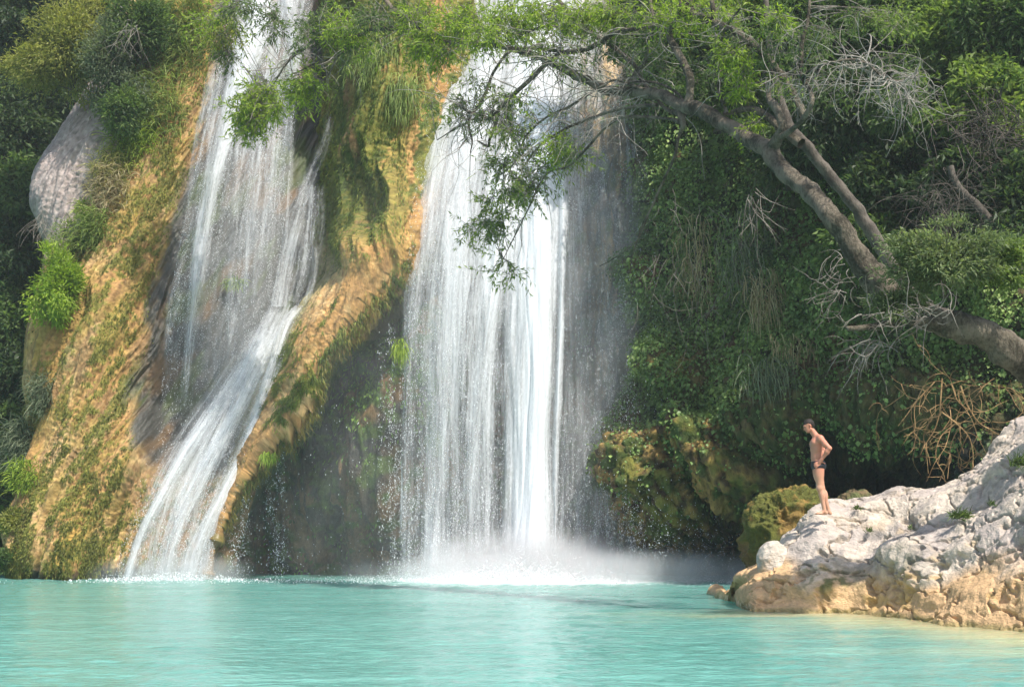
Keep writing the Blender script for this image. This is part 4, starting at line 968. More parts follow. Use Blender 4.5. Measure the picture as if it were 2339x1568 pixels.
X_, Y_ = toV(BACK); mk_ = sm(735, 800, X_) * sm(1010, 900, X_) * sm(690, 730, Y_) * sm(1080, 820, Y_) + .25 * sm(0.0, .3, fbm(X_ * .02, Y_ * .012, 0 * X_, 1040, 3)) * sm(700, 800, Y_) * (X_ < 1500)
moss('ivy', BACK, normals(BACK), np.clip(mk_, 0, 1), 90000, 1033, ((0.05, .09, .02), (.13, .23, .045), (.25, .38, .08)), (.10, .22), .12, .5, .35)
moss('undergrowth', HILL, normals(HILL), np.full(HILL.shape[:2], 1.0), 70000, 1041, ((0.02, .036, .016), (.05, .08, .03), (.11, .155, .06)), (.3, .7), .3, .8, .9)
moss('moss', BUT[0], BUT[1], BUT[4] * .9, 170000, 1031, ((0.05, .06, .012), (.14, .15, .03), (.28, .27, .06)), (.04, .13), .05, .5, .04)
moss('moss', MB_[1], MB_[2], np.full(MB_[1].shape[:2], .6), 9000, 1034, ((0.05, .045, .012), (.14, .12, .025), (.27, .22, .05)), (.02, .06), .035, .5, .01, 'golden moss coat on the boulder behind the man')
jl = RID[5]; lm = np.exp(-((jl - 4.2) / .22) ** 2) * sm(600, 700, RID[3]) * sm(1230, 1150, RID[3])
moss('moss_fringe', RID[0], RID[1], np.clip(lm, 0, 1), 60000, 1035, ((0.08, .07, .015), (.22, .18, .045), (.36, .30, .10)), (.15, .42), .03, .15, .05)
moss('hanging_moss', RID[0], RID[1], RID[4] * .9, 150000, 1032, ((0.04, .06, .012), (.13, .17, .03), (.30, .31, .07)), (.07, .26), .035, .3, .06)
# bushes and trees on the left
Bf = [('bush', 'feathery yellow green bush high on the left slope', 165, 95, 50.5, 95, 110, 15000, 'yellow', 1101, .20, .05),
      ('bush', 'wide yellow green bush leaning out over the dark gully', 90, 155, 51, 85, 55, 9000, 'yellow', 1102, .20, .05),
      ('bush', 'grey green bush beside the feathery yellow one', 250, 140, 49.8, 65, 95, 11000, 'grey', 1103, .18, .05),
      ('bush', 'dark green bush under the top edge left of the orange slope', 320, 70, 49.8, 60, 80, 9000, 'mid', 1104, .20, .07),
      ('bush', 'green bush at the head of the grey rock face', 285, 245, 49.2, 48, 55, 7000, 'mid', 1105, .18, .06),
      ('bush', 'bright green bush halfway down the left edge', 133, 655, 47.2, 48, 92, 12000, 'bright', 1106, .20, .05),
      ('bush', 'yellow mossy bush at the left foot of the slope', 35, 1190, 46, 34, 40, 3500, 'yellow', 1107, .12, .06),
      ('bush', 'small green bush at the waterline in the left corner', 22, 1275, 45.5, 26, 26, 2500, 'mid', 1108, .12, .06)]
for b_ in Bf:
    bush(b_[0], b_[1], 'bush', *b_[2:7], b_[7], b_[8], b_[9], b_[10], b_[11], nclump=46, out=0.9, droop=0.1, hollow=0.2, spread=.3)
Lt = [(60, 60, 60, 130, 120, 'dark'), (200, -30, 58, 150, 110, 'dark'), (30, 300, 58, 120, 110, 'dark'), (70, 450, 55.5, 110, 95, 'mid'), (10, 590, 55, 90, 110, 'dark'), (35, 740, 54, 75, 90, 'mid'), (40, 880, 53, 80, 80, 'dark'), (15, 1010, 52, 80, 90, 'mid'), (0, 1130, 50.5, 60, 80, 'mid'), (370, -60, 57, 130, 100, 'mid')]
Ll = ['dark leafy tree in the top left corner', 'dark tree behind the feathery bushes', 'dark tree left of the grey rock face', 'mid green tree crown beside the grey rock point', 'dark tree below the rock point at the left edge', 'leafy green tree left of the bright bush', 'dark tree in the gully left of the orange slope', 'green tree low in the left gully', 'green tree at the lower left edge above the water', 'tree on the rim above the orange slope']
for k, (a, l) in enumerate(zip(Lt, Ll)):
    bush('tree', l, 'tree', a[0], a[1], a[2], a[3], a[4], 9500, a[5], 1200 + k, .30, .14, group='trees in the shaded gully on the left', trunk=0.16, nclump=80)
# wood above the right cliff
Rt = [(1480, 40, 43.5, 90, 80, 'mid'), (1600, 90, 42, 95, 90, 'mid'), (1740, 60, 40.5, 110, 110, 'light'), (1890, 90, 39, 110, 120, 'mid'), (2050, 60, 38, 120, 120, 'mid'), (2200, 80, 36, 120, 110, 'light'), (2330, 60, 35, 110, 140, 'mid'),
      (1960, 260, 37.5, 120, 110, 'dark'), (2120, 250, 36, 110, 100, 'mid'), (2270, 240, 34.5, 110, 100, 'light'), (2060, 420, 36.2, 120, 90, 'dark'), (2220, 410, 34, 110, 90, 'dark'), (2330, 480, 33, 90, 110, 'dark'), (1990, 560, 36, 90, 80, 'mid'), (1640, 220, 41.5, 90, 60, 'mid'), (1800, 330, 39.6, 80, 80, 'dark'), (1530, -120, 44, 150, 90, 'dark'), (1850, -130, 41, 200, 90, 'dark'), (2200, -140, 38, 200, 90, 'dark'), (1150, -160, 50, 160, 60, 'mid'), (850, -70, 50, 90, 60, 'mid')]
Rl = ['green crown nearest the falls on the right rim', 'green crown above the vertical limb', 'light green tree at the top between the big limbs', 'mid green tree behind the grey twig tangle', 'green tree at the top right of the twig tangle', 'light green tree high on the right', 'green tree in the top right corner', 'dark tree behind the twig knot', 'mid green tree right of the twig knot', 'sunlit pale green tree at the right edge', 'dark tree below the hanging twig loops', 'dark tree over the bare brown thicket', 'dark tree at the right edge halfway up', 'green bushy tree behind the second trunk', 'small tree behind the main limb fork', 'dark bushy tree between the two leaning trunks',
      'dark tree on the rim over the right side of the falls', 'wide dark tree on the rim above the twig tangle', 'wide dark tree on the rim at the far right', 'tree on the rim over the main fall', 'green tree on top of the mossy pillar']
for k, (a, l) in enumerate(zip(Rt, Rl)):
    bush('tree', l, 'tree', a[0], a[1], a[2], a[3], a[4], 10000, a[5], 1300 + k, .24, .10, group='trees on the rim and slope at the right', trunk=0.14, nclump=80, ry=70)
print('bushes', time.time() - T0)

# bare thicket at the right
def thicket(name, label, cat, vx, vy, Y, rx, ry, n, seed, mat, L=1.2, r=0.012, droop=0.3, up=(0, -0.2, 0.1), curl=.2):
    g = np.random.default_rng(seed); e = []
    for k in range(n):
        s = P(vx + g.normal() * rx * .5, vy + g.normal() * ry * .5, Y + g.normal() * .3)
        p_, r_ = grow(s, np.array(up) + g.normal(size=3) * .6, L * g.uniform(.5, 1.2), r, g, droop, curl, 7)
        e.append((p_, r_))
        if g.uniform() < .6:
            m_ = g.integers(2, 6); q_, s_ = grow(p_[m_], g.normal(size=3) + np.array(up), L * .5, r * .6, g, droop, curl, 5); e.append((q_, s_))
    v, f = tubes(e, 4)
    o = mesh_obj(name, v, f, mat); return tag(o, label, cat)
thicket('bare_thicket', 'thicket of thin bare brown stems at the right edge', 'thicket', 2250, 330, 33.5, 90, 90, 160, 1401, M_BARKD, 1.6, .014)
thicket('bare_thicket', 'pale bare twigs standing behind the lower trunk bend', 'thicket', 2150, 480, 32, 80, 70, 110, 1402, M_BARKD, 1.2, .009)
thicket('dead_twigs', 'bundle of dead twigs hanging in front of the ivy left of the trunk', 'dead twigs', 1712, 455, 36, 26, 26, 16, 1403, M_TWIG, 1.5, .012, .5, (.1, -.1, -1.2), .25)
thicket('dead_twigs', 'fan of dead twigs under the trunk over the ivy', 'dead twigs', 1915, 640, 29, 40, 60, 30, 1404, M_TWIG, .8, .010, .2, (-.8, 0, -.5), .3)
thicket('hanging_vines', 'thin grey vines trailing down the ivy wall', 'vines', 1640, 600, 41.4, 160, 180, 90, 1405, M_TWIG, 1.6, .008, .5, (0, 0, -1.6), .22)
thicket('dead_twigs', 'pale dead twigs hanging high on the upper left bushes', 'dead twigs', 300, 60, 48.6, 14, 20, 16, 1406, M_TWIG, 1.7, .014, .9, (-.3, 0, -.7))
thicket('dead_twigs', 'small grey twigs at the left end of the grey rock', 'dead twigs', 95, 500, 47.5, 10, 30, 24, 1407, M_TWIG, 1.2, .012, .8, (-.2, 0, -.5))

# ---- the big leaning tree
def px(r, Y): return r * Y / FV
tree = empty('tree', P(2520, 1120, 24.0), 'large grey tree leaning out over the pool from the right edge with twisted limbs', 'tree')
def limb(name, pts, parent=tree, mat=M_BARK, sides=12, m=None, knob=0.10, seed=0):
    a = np.array(pts, float); m = m or max(12, len(a) * 9)
    A = catmull(a, m)
    if parent is tree: A[:, 2] = TY(A[:, 0], A[:, 2])
    p = P(A[:, 0], A[:, 1], A[:, 2]); r = np.maximum(A[:, 3] * (.76 if A[0, 3] > 10 else .85), .4) * A[:, 2] / FV
    s = np.cumsum(np.linalg.norm(np.diff(p, axis=0, prepend=p[:1]), axis=1))
    r = r * (1 + knob * fbm(s * 2.2, 0 * s, 0 * s, 1500 + seed, 3))
    p = p + np.stack([fbm(s * 1.1, 0 * s, 0 * s + k, 1510 + seed + k, 3) for k in range(3)], 1) * r[:, None] * 0.5
    v, f = tubes([(p, r)], sides)
    if r[0] > 0.05:       # knobbly surface
        cl = np.repeat(p, sides, 0); o = unit(v - cl); rr = np.repeat(r, sides)
        v = v + o * (rr * 0.22 * fbm(v[:, 0] * 5, v[:, 1] * 5, v[:, 2] * 5, 1520, 3))[:, None]
    ob = mesh_obj(name, v, f, mat, parent)
    return p, r
def TY(vx, Y): return Y + 0.0148 * np.maximum(0, 1900 - np.asarray(vx, float))
LIMBS = []
def addl(name, pts, **k):
    p, r = limb(name, pts, seed=len(LIMBS) * 3, **k); LIMBS.append((p, r)); return p, r
addl('trunk', [(2560,1180,24.2,80),(2450,980,23.6,70),(2345,835,23,56),(2270,775,22.8,47),(2180,742,22.7,42),(2090,712,22.8,40),(2035,668,23,42),(1995,632,23,44),(1958,585,23,38),(1935,545,23,31),(1900,498,23,29),(1846,436,23,28),(1793,392,23,27),(1750,345,23,28),(1700,308,23,24),(1653,285,23,23),(1610,256,23,24),(1570,243,23,21),(1520,225,23,17),(1480,212,23,18),(1430,208,23,15),(1385,207,23,15),(1345,186,23,14),(1290,160,23.1,12),(1235,132,23.2,10),(1180,115,23.3,9),(1120,104,23.5,6),(1060,100,23.7,5),(1000,92,23.8,5),(955,76,24,6)], sides=20, m=330, knob=.16)
addl('branch', [(2150,738,22.6,22),(2110,728,22.4,16),(2060,730,22.3,11),(2000,744,22.2,9),(1945,749,22.1,8),(1930,748,22.1,4)], knob=.25)
addl('branch', [(1762,342,23,20),(1785,300,22.9,15),(1783,275,22.9,13),(1771,243,22.9,14),(1757,225,22.9,9),(1755,205,22.9,7)], knob=.3)
addl('branch', [(1785,312,22.9,12),(1812,292,22.9,8),(1836,268,22.9,8),(1853,235,22.9,8),(1848,203,23,7),(1830,177,23,6),(1830,135,23,7),(1832,93,23,6),(1845,46,23.1,5),(1850,-20,23.2,4)])
addl('branch', [(1830,178,23,6),(1863,155,22.8,4),(1910,141,22.7,4),(1955,137,22.6,3.5),(1985,150,22.5,3.5),(2010,172,22.5,3),(2040,185,22.5,2.5),(2090,178,22.5,2)])
addl('branch', [(1571,250,23,15),(1574,213,23,13),(1574,175,23,13),(1555,132,23,12),(1528,85,23,11),(1536,58,23,9),(1551,31,23,6),(1560,-30,23,5)])
addl('branch', [(1560,-40,23.3,12),(1583,30,23.4,12),(1630,51,23.5,12),(1676,72,23.6,13),(1730,110,23.8,12),(1790,180,24.2,12),(1840,270,24.6,14)])
addl('branch', [(1620,-30,23.4,6),(1628,20,23.4,7),(1630,50,23.5,8)])
addl('branch', [(1560,262,23,12),(1520,248,23.2,6),(1470,190,23.4,5),(1446,147,23.5,7),(1400,109,23.6,8),(1330,60,23.8,8),(1280,8,24,7),(1260,-40,24,6)])
addl('branch', [(1435,188,23.4,4),(1455,160,23.4,5),(1470,148,23.4,6),(1481,101,23.3,5),(1493,58,23.3,5),(1488,25,23.3,5),(1480,-30,23.3,4)])
addl('branch', [(1560,246,23.1,5),(1551,217,23.1,4),(1500,190,23.3,3.5),(1435,186,23.4,4)])
addl('branch', [(1500,60,23.2,4),(1411,74,22.9,6),(1345,112,22.8,7),(1287,120,22.7,7),(1252,144,22.7,7),(1210,182,22.6,6.5),(1167,221,22.5,6),(1135,255,22.5,5.5),(1116,272,22.5,5.5),(1100,262,22.5,5),(1078,260,22.5,5),(1054,244,22.5,4)])
addl('branch', [(1135,258,22.5,5),(1132,285,22.4,4.5),(1118,318,22.4,4),(1114,334,22.4,4),(1090,322,22.4,2)])
addl('branch', [(1076,260,22.5,4),(1070,285,22.4,4),(1078,322,22.4,2.5),(1074,348,22.4,1.5)])
addl('branch', [(1070,280,22.5,4),(1052,287,22.4,3),(1030,300,22.4,2.2),(998,320,22.4,1.2)])
addl('branch', [(1300,120,22.9,5),(1180,112,23,4),(1130,160,22.8,4),(1110,210,22.7,4.5),(1090,245,22.6,5),(1068,268,22.5,4)])
addl('branch', [(1560,280,23,11),(1530,272,22.9,5),(1481,268,22.8,4.5),(1423,268,22.7,4.5),(1384,291,22.6,4),(1338,341,22.5,4),(1299,380,22.4,3.5),(1260,390,22.4,3),(1233,419,22.3,3),(1202,485,22.3,2.5),(1180,530,22.3,2),(1163,563,22.3,1.5),(1150,590,22.3,1)])
addl('branch', [(1470,205,22.8,5),(1407,184,22.7,3.5),(1376,196,22.6,3.5),(1299,244,22.5,3.5),(1248,268,22.5,3),(1202,310,22.4,3),(1179,365,22.4,2),(1150,395,22.4,1.2)])
addl('branch', [(1500,240,22.9,6),(1423,248,22.8,4),(1345,272,22.7,4),(1283,299,22.6,3.5),(1230,335,22.6,2.5),(1190,390,22.6,1.5)])
addl('branch', [(1552,255,23,14),(1558,285,22.9,9),(1550,310,22.9,5),(1539,361,22.8,4.5),(1508,427,22.8,4),(1485,480,22.7,3.2),(1468,510,22.7,2.5),(1454,551,22.7,2),(1440,600,22.7,1)])
addl('branch', [(1480,490,22.7,3),(1455,548,22.6,2),(1410,585,22.6,1.6),(1369,608,22.6,1)])
addl('branch', [(955,76,24,6),(955,58,24,7),(913,35,24,7),(886,8,24,6),(870,-30,24,6)])
addl('branch', [(965,78,24,6),(920,70,24,5),(889,66,24,6),(839,70,24,5),(820,81,24,4.5),(765,89,24,3.5),(719,105,24,3.2),(676,120,24,3),(653,147,24,2.2),(626,190,24,1.2)])
addl('branch', [(800,90,24,3),(792,109,24,3),(765,132,24,3),(723,144,24,2.5),(684,163,24,2),(650,175,24,1)])
addl('branch', [(772,130,24,2.5),(746,175,24,2),(719,198,24,1.2)])
addl('branch', [(700,110,24,2.5),(660,140,24,2),(620,200,24,1.5),(598,235,24,1)])
addl('branch', [(1180,80,23.4,5),(1260,60,23.2,4),(1310,90,23.1,4)])
addl('branch', [(1653,260,23.4,6),(1723,250,23.8,9),(1790,300,24.2,12),(1830,330,24.5,15)])
addl('branch', [(1660,260,23.2,5),(1640,200,23.3,5),(1660,150,23.4,4),(1650,80,23.5,4),(1690,20,23.5,3)])

# second trunk
tree2 = empty('tree', P(2530, 1040, 26.4), 'second leaning trunk behind the large one, mottled grey bark', 'tree')
p2, r2 = limb('trunk', [(2560,1060,26.2,40),(2400,860,26.6,34),(2270,775,27,28),(2180,735,27,26),(2090,690,27,25),(2030,600,27,22),(1988,522,27,20),(1951,470,27,19),(1909,419,27,18),(1872,373,27,18),(1830,325,27,17),(1800,280,27.2,15),(1775,200,27.5,12),(1760,120,27.8,10),(1750,20,28,9),(1745,-60,28,8)], tree2, M_BARKD, 14, 160, .14, 77)
0 and limb('branch', [(1951,470,27,14),(1960,380,27.4,16),(1950,330,27.6,13),(1930,250,27.8,9),(1950,160,28,7)], tree2, M_BARKD, 10, None, .1, 80)
tree3 = empty('tree', P(2290, 560, 32.5), 'dark slanting trunk among the bare thicket at the far right', 'tree')
limb('trunk', [(2330,640,32.6,18),(2290,540,32.5,15),(2240,480,32.5,13),(2190,430,32.5,11),(2170,380,32.5,10)], tree3, M_BARKD, 10, None, .1, 90)

G2 = np.random.default_rng(77)
ALLP = np.concatenate([p for p, r in LIMBS]); ALLR = np.concatenate([r for p, r in LIMBS])
AX, AY = toV(ALLP)
# bare grey twigs
def twig_set(name, regions, seed, r=0.007, mat=M_TWIGP, parent=tree):
    g = np.random.default_rng(seed); paths = []
    for (vx, vy, rx, ry, n, L, dr, cu) in regions:
        near = np.where((np.abs(AX - vx) < rx) & (np.abs(AY - vy) < ry) & (ALLR < 0.30))[0]
        if len(near) == 0: near = [int(np.argmin((AX - vx) ** 2 + (AY - vy) ** 2))]
        for k in range(n):
            i = g.choice(near); d = g.normal(size=3) * np.array([1, .6, 1]) + np.array([-.35, -.1, -.05])
            q_ = ALLP[i][1] / 23.0; p_, r_ = grow(ALLP[i], d, q_ * L * g.uniform(.45, 1.3), q_ * r * g.uniform(.7, 1.6), g, dr, cu, 9); paths.append((p_, r_))
            for q in range(g.integers(1, 4)):
                m_ = g.integers(2, 8); p3, r3 = grow(p_[m_], g.normal(size=3) + np.array([-.2, 0, -.1]), L * g.uniform(.2, .6), r * .6, g, dr, cu * 1.2, 6); paths.append((p3, r3))
    v, f = tubes(paths, 4); mesh_obj(name, v, f, mat, parent)
    return paths
tw = twig_set('twigs', [(1180,180,130,90,60,1.5,.3,.22),(1330,180,110,120,80,1.5,.25,.25),(1450,140,110,100,50,1.3,.1,.25),(1280,330,110,80,50,1.0,.4,.22),(1120,270,70,70,36,1.0,.4,.25),(1200,450,70,90,18,.8,.8,.2),(700,130,120,60,34,1.0,.5,.25),(1850,130,80,100,44,1.0,.2,.36),(1700,120,90,110,36,1.0,.2,.32),(1000,90,110,40,30,1.0,.3,.25)], 1601)
# tangled pale twigs right of the curved branch
tw2 = twig_set('twig_tangle', [(2010,165,90,50,34,1.2,.35,.38),(2060,180,50,40,22,1.2,.6,.40)], 1602, .010)

# leaf sprays
def sprays(name, clusters, seed, L=0.105, W=0.026, parent=tree):
    g = np.random.default_rng(seed); B = []; D = []; TN = []; paths = []; LL = []
    for (vx, vy, rx, ry, n, tone, Yc) in clusters:
        Yc = float(TY(vx, Yc)); q_ = Yc / 23.0
        j = int(np.argmin((AX - vx) ** 2 + (AY - vy) ** 2)); src = ALLP[j]
        cen = P(vx, vy, Yc)
        sub = [P(vx + g.normal() * rx * .45, vy + g.normal() * ry * .45, Yc + g.normal() * .4) for _ in range(max(2, n // 14))]
        for s_ in sub[:8]:
            j2 = int(np.argmin(((ALLP - s_) ** 2).sum(1)))
            md = (ALLP[j2] + s_) / 2 + g.normal(size=3) * .08 + np.array([0, 0, .06])
            paths.append((catmull([ALLP[j2], md, s_], 8), np.linspace(.010, .004, 8)))
        for k in range(n):
            c0 = sub[k % len(sub)] + g.normal(size=3) * np.array([rx, 20, ry]) * 0.17 * Yc / FV
            d0 = unit(g.normal(size=3) * np.array([1, .8, .8]) + np.array([-.25, -.1, -.25]))
            p_, r_ = grow(c0, d0, g.uniform(.25, .6) * q_, .004 * q_, g, .5, .12, 5); paths.append((p_, r_))
            nl = g.integers(9, 17); t = g.uniform(.1, 1, nl) * 5; i = np.minimum(t.astype(int), 4); f = (t - i)[:, None]
            b = p_[i] * (1 - f) + p_[i + 1] * f; ax = unit(p_[i + 1] - p_[i])
            dd = unit(ax * .7 + unit(g.normal(size=(nl, 3))) * .75 + np.array([0, 0, -.15]))
            B.append(b); D.append(dd); u = g.uniform(0, 1, nl)[:, None] * .7 + g.uniform() * .3
            a, m_, l_ = [np.array(q) for q in GREENS[tone]]
            TN.append(np.where(u < .5, a + (m_ - a) * u * 2, m_ + (l_ - m_) * (u - .5) * 2)); LL.append(np.full(nl, q_))
    B = np.concatenate(B); D = np.concatenate(D); TN = np.concatenate(TN)
    n = len(B)
    V, F = leaf_geo(B, D, unit(np.array([0, -.2, 1.0]) + .6 * g.normal(size=(n, 3))), L * np.concatenate(LL) * g.uniform(.6, 1.3, n), W * np.concatenate(LL) * g.uniform(.8, 1.3, n), .06)
    mesh_obj(name, V, F, M_LEAF, parent, {'tone': np.repeat(TN, 4, 0)}, smooth=False)
    v, f = tubes(paths, 4); mesh_obj('twigs', v, f, M_TWIG, parent)
CL = [(590,215,42,42,170,'bright',24),(575,270,28,32,110,'bright',24),(625,225,22,28,50,'bright',24),(700,185,26,22,90,'bright',24),(688,212,16,20,45,'bright',24),
 (510,40,52,34,110,'bright',24.3),(500,85,34,22,50,'yellow',24.3),(522,122,16,12,22,'mid',24.3),(640,35,24,22,40,'mid',24.2),(560,15,60,14,60,'mid',24.2),
 (730,40,50,38,110,'mid',24.1),(800,60,55,40,150,'bright',24.1),(790,95,30,22,40,'mid',24),(880,30,60,28,110,'mid',24.1),(960,30,60,25,110,'bright',24),(985,80,50,24,150,'bright',23.9),(1010,115,45,18,70,'bright',23.8),
 (1060,40,60,30,150,'bright',23.8),(1110,80,60,24,110,'bright',23.6),(1170,45,60,34,170,'bright',23.6),(1260,25,60,26,140,'bright',23.6),(1330,35,50,30,120,'bright',23.5),(1400,30,55,26,110,'bright',23.6),(1440,50,45,35,80,'mid',23.6),(1390,90,50,35,70,'mid',23.4),(1490,85,40,40,60,'mid',23.6),
 (960,115,26,22,40,'bright',24),(985,230,26,16,18,'light',23),(1085,190,30,22,30,'light',22.8),(1060,240,26,26,44,'mid',22.6),(1050,275,18,14,22,'mid',22.5),
 (1140,215,34,30,55,'mid',22.7),(1150,290,34,36,60,'mid',22.6),(1130,250,26,30,40,'dark',22.6),(1210,210,26,18,22,'bright',22.8),(1200,330,40,34,70,'light',22.5),(1270,330,42,34,80,'bright',22.6),(1290,360,34,26,70,'mid',22.5),(1315,330,28,22,30,'dark',22.6),
 (1150,370,44,26,80,'mid',22.5),(1210,395,44,30,90,'mid',22.5),(1240,400,26,28,50,'dark',22.4),(1180,430,42,26,80,'light',22.4),(1140,470,34,18,50,'mid',22.4),(1115,505,42,18,70,'mid',22.4),(1140,522,18,12,26,'mid',22.4),(1085,520,24,12,24,'light',22.4),(1145,600,18,12,22,'light',22.3),(1165,625,12,10,16,'mid',22.3),(1125,618,10,8,8,'light',22.3),
 (1250,115,40,30,36,'light',23),(1340,140,40,40,36,'light',23.2),(1230,270,40,30,30,'light',22.6),
 (1540,40,60,34,90,'bright',23.7),(1600,20,50,22,70,'bright',23.7),(1670,110,32,24,80,'bright',23.4),(1700,150,24,40,60,'bright',23.3),(1690,190,26,22,60,'bright',23.2),(1640,90,30,20,40,'mid',23.5),(1740,60,60,40,110,'mid',23.7),(1780,140,40,40,50,'mid',23.6),(1800,190,26,22,30,'light',23.5),(1790,50,40,36,60,'bright',23.6),(1860,60,50,40,70,'mid',23.6),(1720,270,18,14,26,'bright',23.2),(1870,120,40,30,40,'mid',23.4),(1610,150,40,40,50,'mid',23.9),(1500,140,40,40,40,'mid',23.9),
 (1940,60,60,40,80,'mid',23.6),(2020,40,60,40,80,'light',23.6),(2060,150,50,26,40,'mid',23.2),(1650,20,60,20,60,'bright',23.8),(1900,200,40,30,30,'mid',23.6),(2100,230,50,30,40,'mid',23.4)]
CL2 = []
for c_ in CL:
    n_ = c_[4] * (.62 if (1040 < c_[0] < 1340 and c_[1] > 150) else (.62 if 1300 < c_[0] < 1960 and 45 < c_[1] < 240 else 1.0)); tn_ = c_[5]
    if 1040 < c_[0] < 1340 and c_[1] > 150: tn_ = {'dark': 'mid', 'mid': 'light'}.get(tn_, tn_)
    CL2.append((*c_[:4], int(n_), tn_, c_[6]))
sprays('leaves', CL2, 1701, .100, .024)
print('tree', time.time() - T0)
# willow like bush hiding the bend of the trunk
bush('bush', 'grey green feathery bush in front of the trunk bend at the right', 'bush', 2160, 592, 21.9, 125, 58, 15000, 'sage', 1801, .11, .026, nclump=70, out=.7, droop=.0, hollow=.1, spread=.30, ry=60, stems=30)
bush('bush', 'lower grey green bush hanging under the trunk at the right', 'bush', 2050, 690, 22.2, 55, 34, 4500, 'sage', 1802, .11, .026, nclump=50, out=.7, droop=.1, hollow=.1, spread=.32, ry=50, stems=26)
bush('bush', 'light green sprig bush at the right edge above the trunk', 'bush', 2275, 600, 22.3, 70, 60, 9000, 'light', 1803, .11, .03, nclump=36, out=.7, droop=.0, hollow=.1, spread=.30, ry=50, stems=20)
thicket('dead_twigs', 'pale twisted dead twigs in front of the trunk at the right', 'dead twigs', 2080, 720, 21.6, 90, 34, 50, 1804, M_TWIG, .6, .009, .1, (-.2, -.2, -.1), .3)
thicket('dead_twigs', 'dead twigs spreading below the trunk toward the cave', 'dead twigs', 2010, 790, 22.4, 50, 20, 26, 1805, M_TWIG, .9, .011, .5, (-.7, 0, -.1), .2)
# dry orange branches over the outcrop
def Z8(x, y): return 1608 + x * .4176, 913.5 + y * .4176
def dry():
    e = empty('dry_branches', P(*Z8(1290, -60), 28), 'dry orange brown branches hanging over the top of the outcrop', 'dead branches')
    g = np.random.default_rng(1811)
    B = [[(1300,-120),(1290,30),(1290,80),(1230,100),(1180,130),(1160,200),(1130,290)], [(1290,60),(1370,120),(1440,190),(1465,260),(1470,330),(1465,390)], [(1370,130),(1300,190),(1270,260),(1270,330),(1310,400)],
         [(1390,150),(1350,240),(1340,330),(1330,430)], [(1400,-80),(1440,30),(1500,120),(1580,170),(1645,208)], [(1287,70),(1260,160),(1210,240),(1180,300)], [(1440,190),(1400,280),(1390,360),(1440,410)],
         [(1260,-100),(1165,0),(1100,90),(1060,140)], [(1200,-80),(1150,40),(1150,160),(1090,200)], [(1350,-90),(1390,10),(1470,60),(1540,60),(1600,30)], [(1340,330),(1310,390),(1285,445)], [(1470,250),(1490,300),(1440,350)], [(1240,100),(1200,190),(1215,300),(1225,400)]]
    paths = []
    for k, b in enumerate(B):
        a = catmull(np.array(b, float), 20); vx, vy = Z8(a[:, 0], a[:, 1]); Yk = 28 + .3 * math.sin(k * 2.1) + np.linspace(0, .2, 20) * math.cos(k)
        p = P(vx, vy, Yk) ; r = np.linspace(2.0 if k in (0, 1, 4) else 1.4, .6, 20) * 28 / FV; paths.append((p, r))
        for q in range(5):
            m_ = g.integers(4, 19); paths.append(grow(p[m_], g.normal(size=3) * np.array([1, .5, 1]) + np.array([0, 0, -.2]), g.uniform(.2, .55), .009, g, .2, .2, 5))
    for k in range(20):
        x_, y_ = Z8(g.uniform(1060, 1600), g.uniform(-120, 120)); p_, r_ = grow(P(x_, y_, 28.2 + g.normal() * .3), np.array([g.normal() * .8, g.normal() * .3, -.3]), g.uniform(.8, 2.0), g.uniform(.005, .010), g, .35, .22, 12); paths.append((p_, r_))
        for q in range(3):
            m_ = g.integers(3, 11); paths.append(grow(p_[m_], g.normal(size=3) * np.array([1, .5, 1]) + np.array([0, 0, -.3]), g.uniform(.25, .7), .008, g, .4, .2, 6))
    v, f = tubes(paths, 6); mesh_obj('branches', v, f, M_ROOT, e)
dry()
# little plants in the outcrop
for k, (x, y, lab, L, n) in enumerate([(2190, 1180, 'green grass tuft in a hollow of the outcrop', .22, 160), (1955, 1160, 'small green weed beside the man on the outcrop', .10, 60), (2078, 1205, 'tiny green weed on the pale rock', .07, 40), (2335, 1060, 'dark green tuft high on the outcrop at the right edge', .3, 160), (1985, 1212, 'olive weed in the cracked grey rock', .08, 50), (2265, 1150, 'tiny sprout on the upper rock slope', .07, 40)]):
    tuft('grass_tuft', lab, 'grass tuft', x, y, surf_Y(ROCK[0], x, y, 10) - .02, n, L, 'mid', 1830 + k, L * .8, .6, 1.0, 'weeds growing on the outcrop', bw=.006, wide_z=.04)
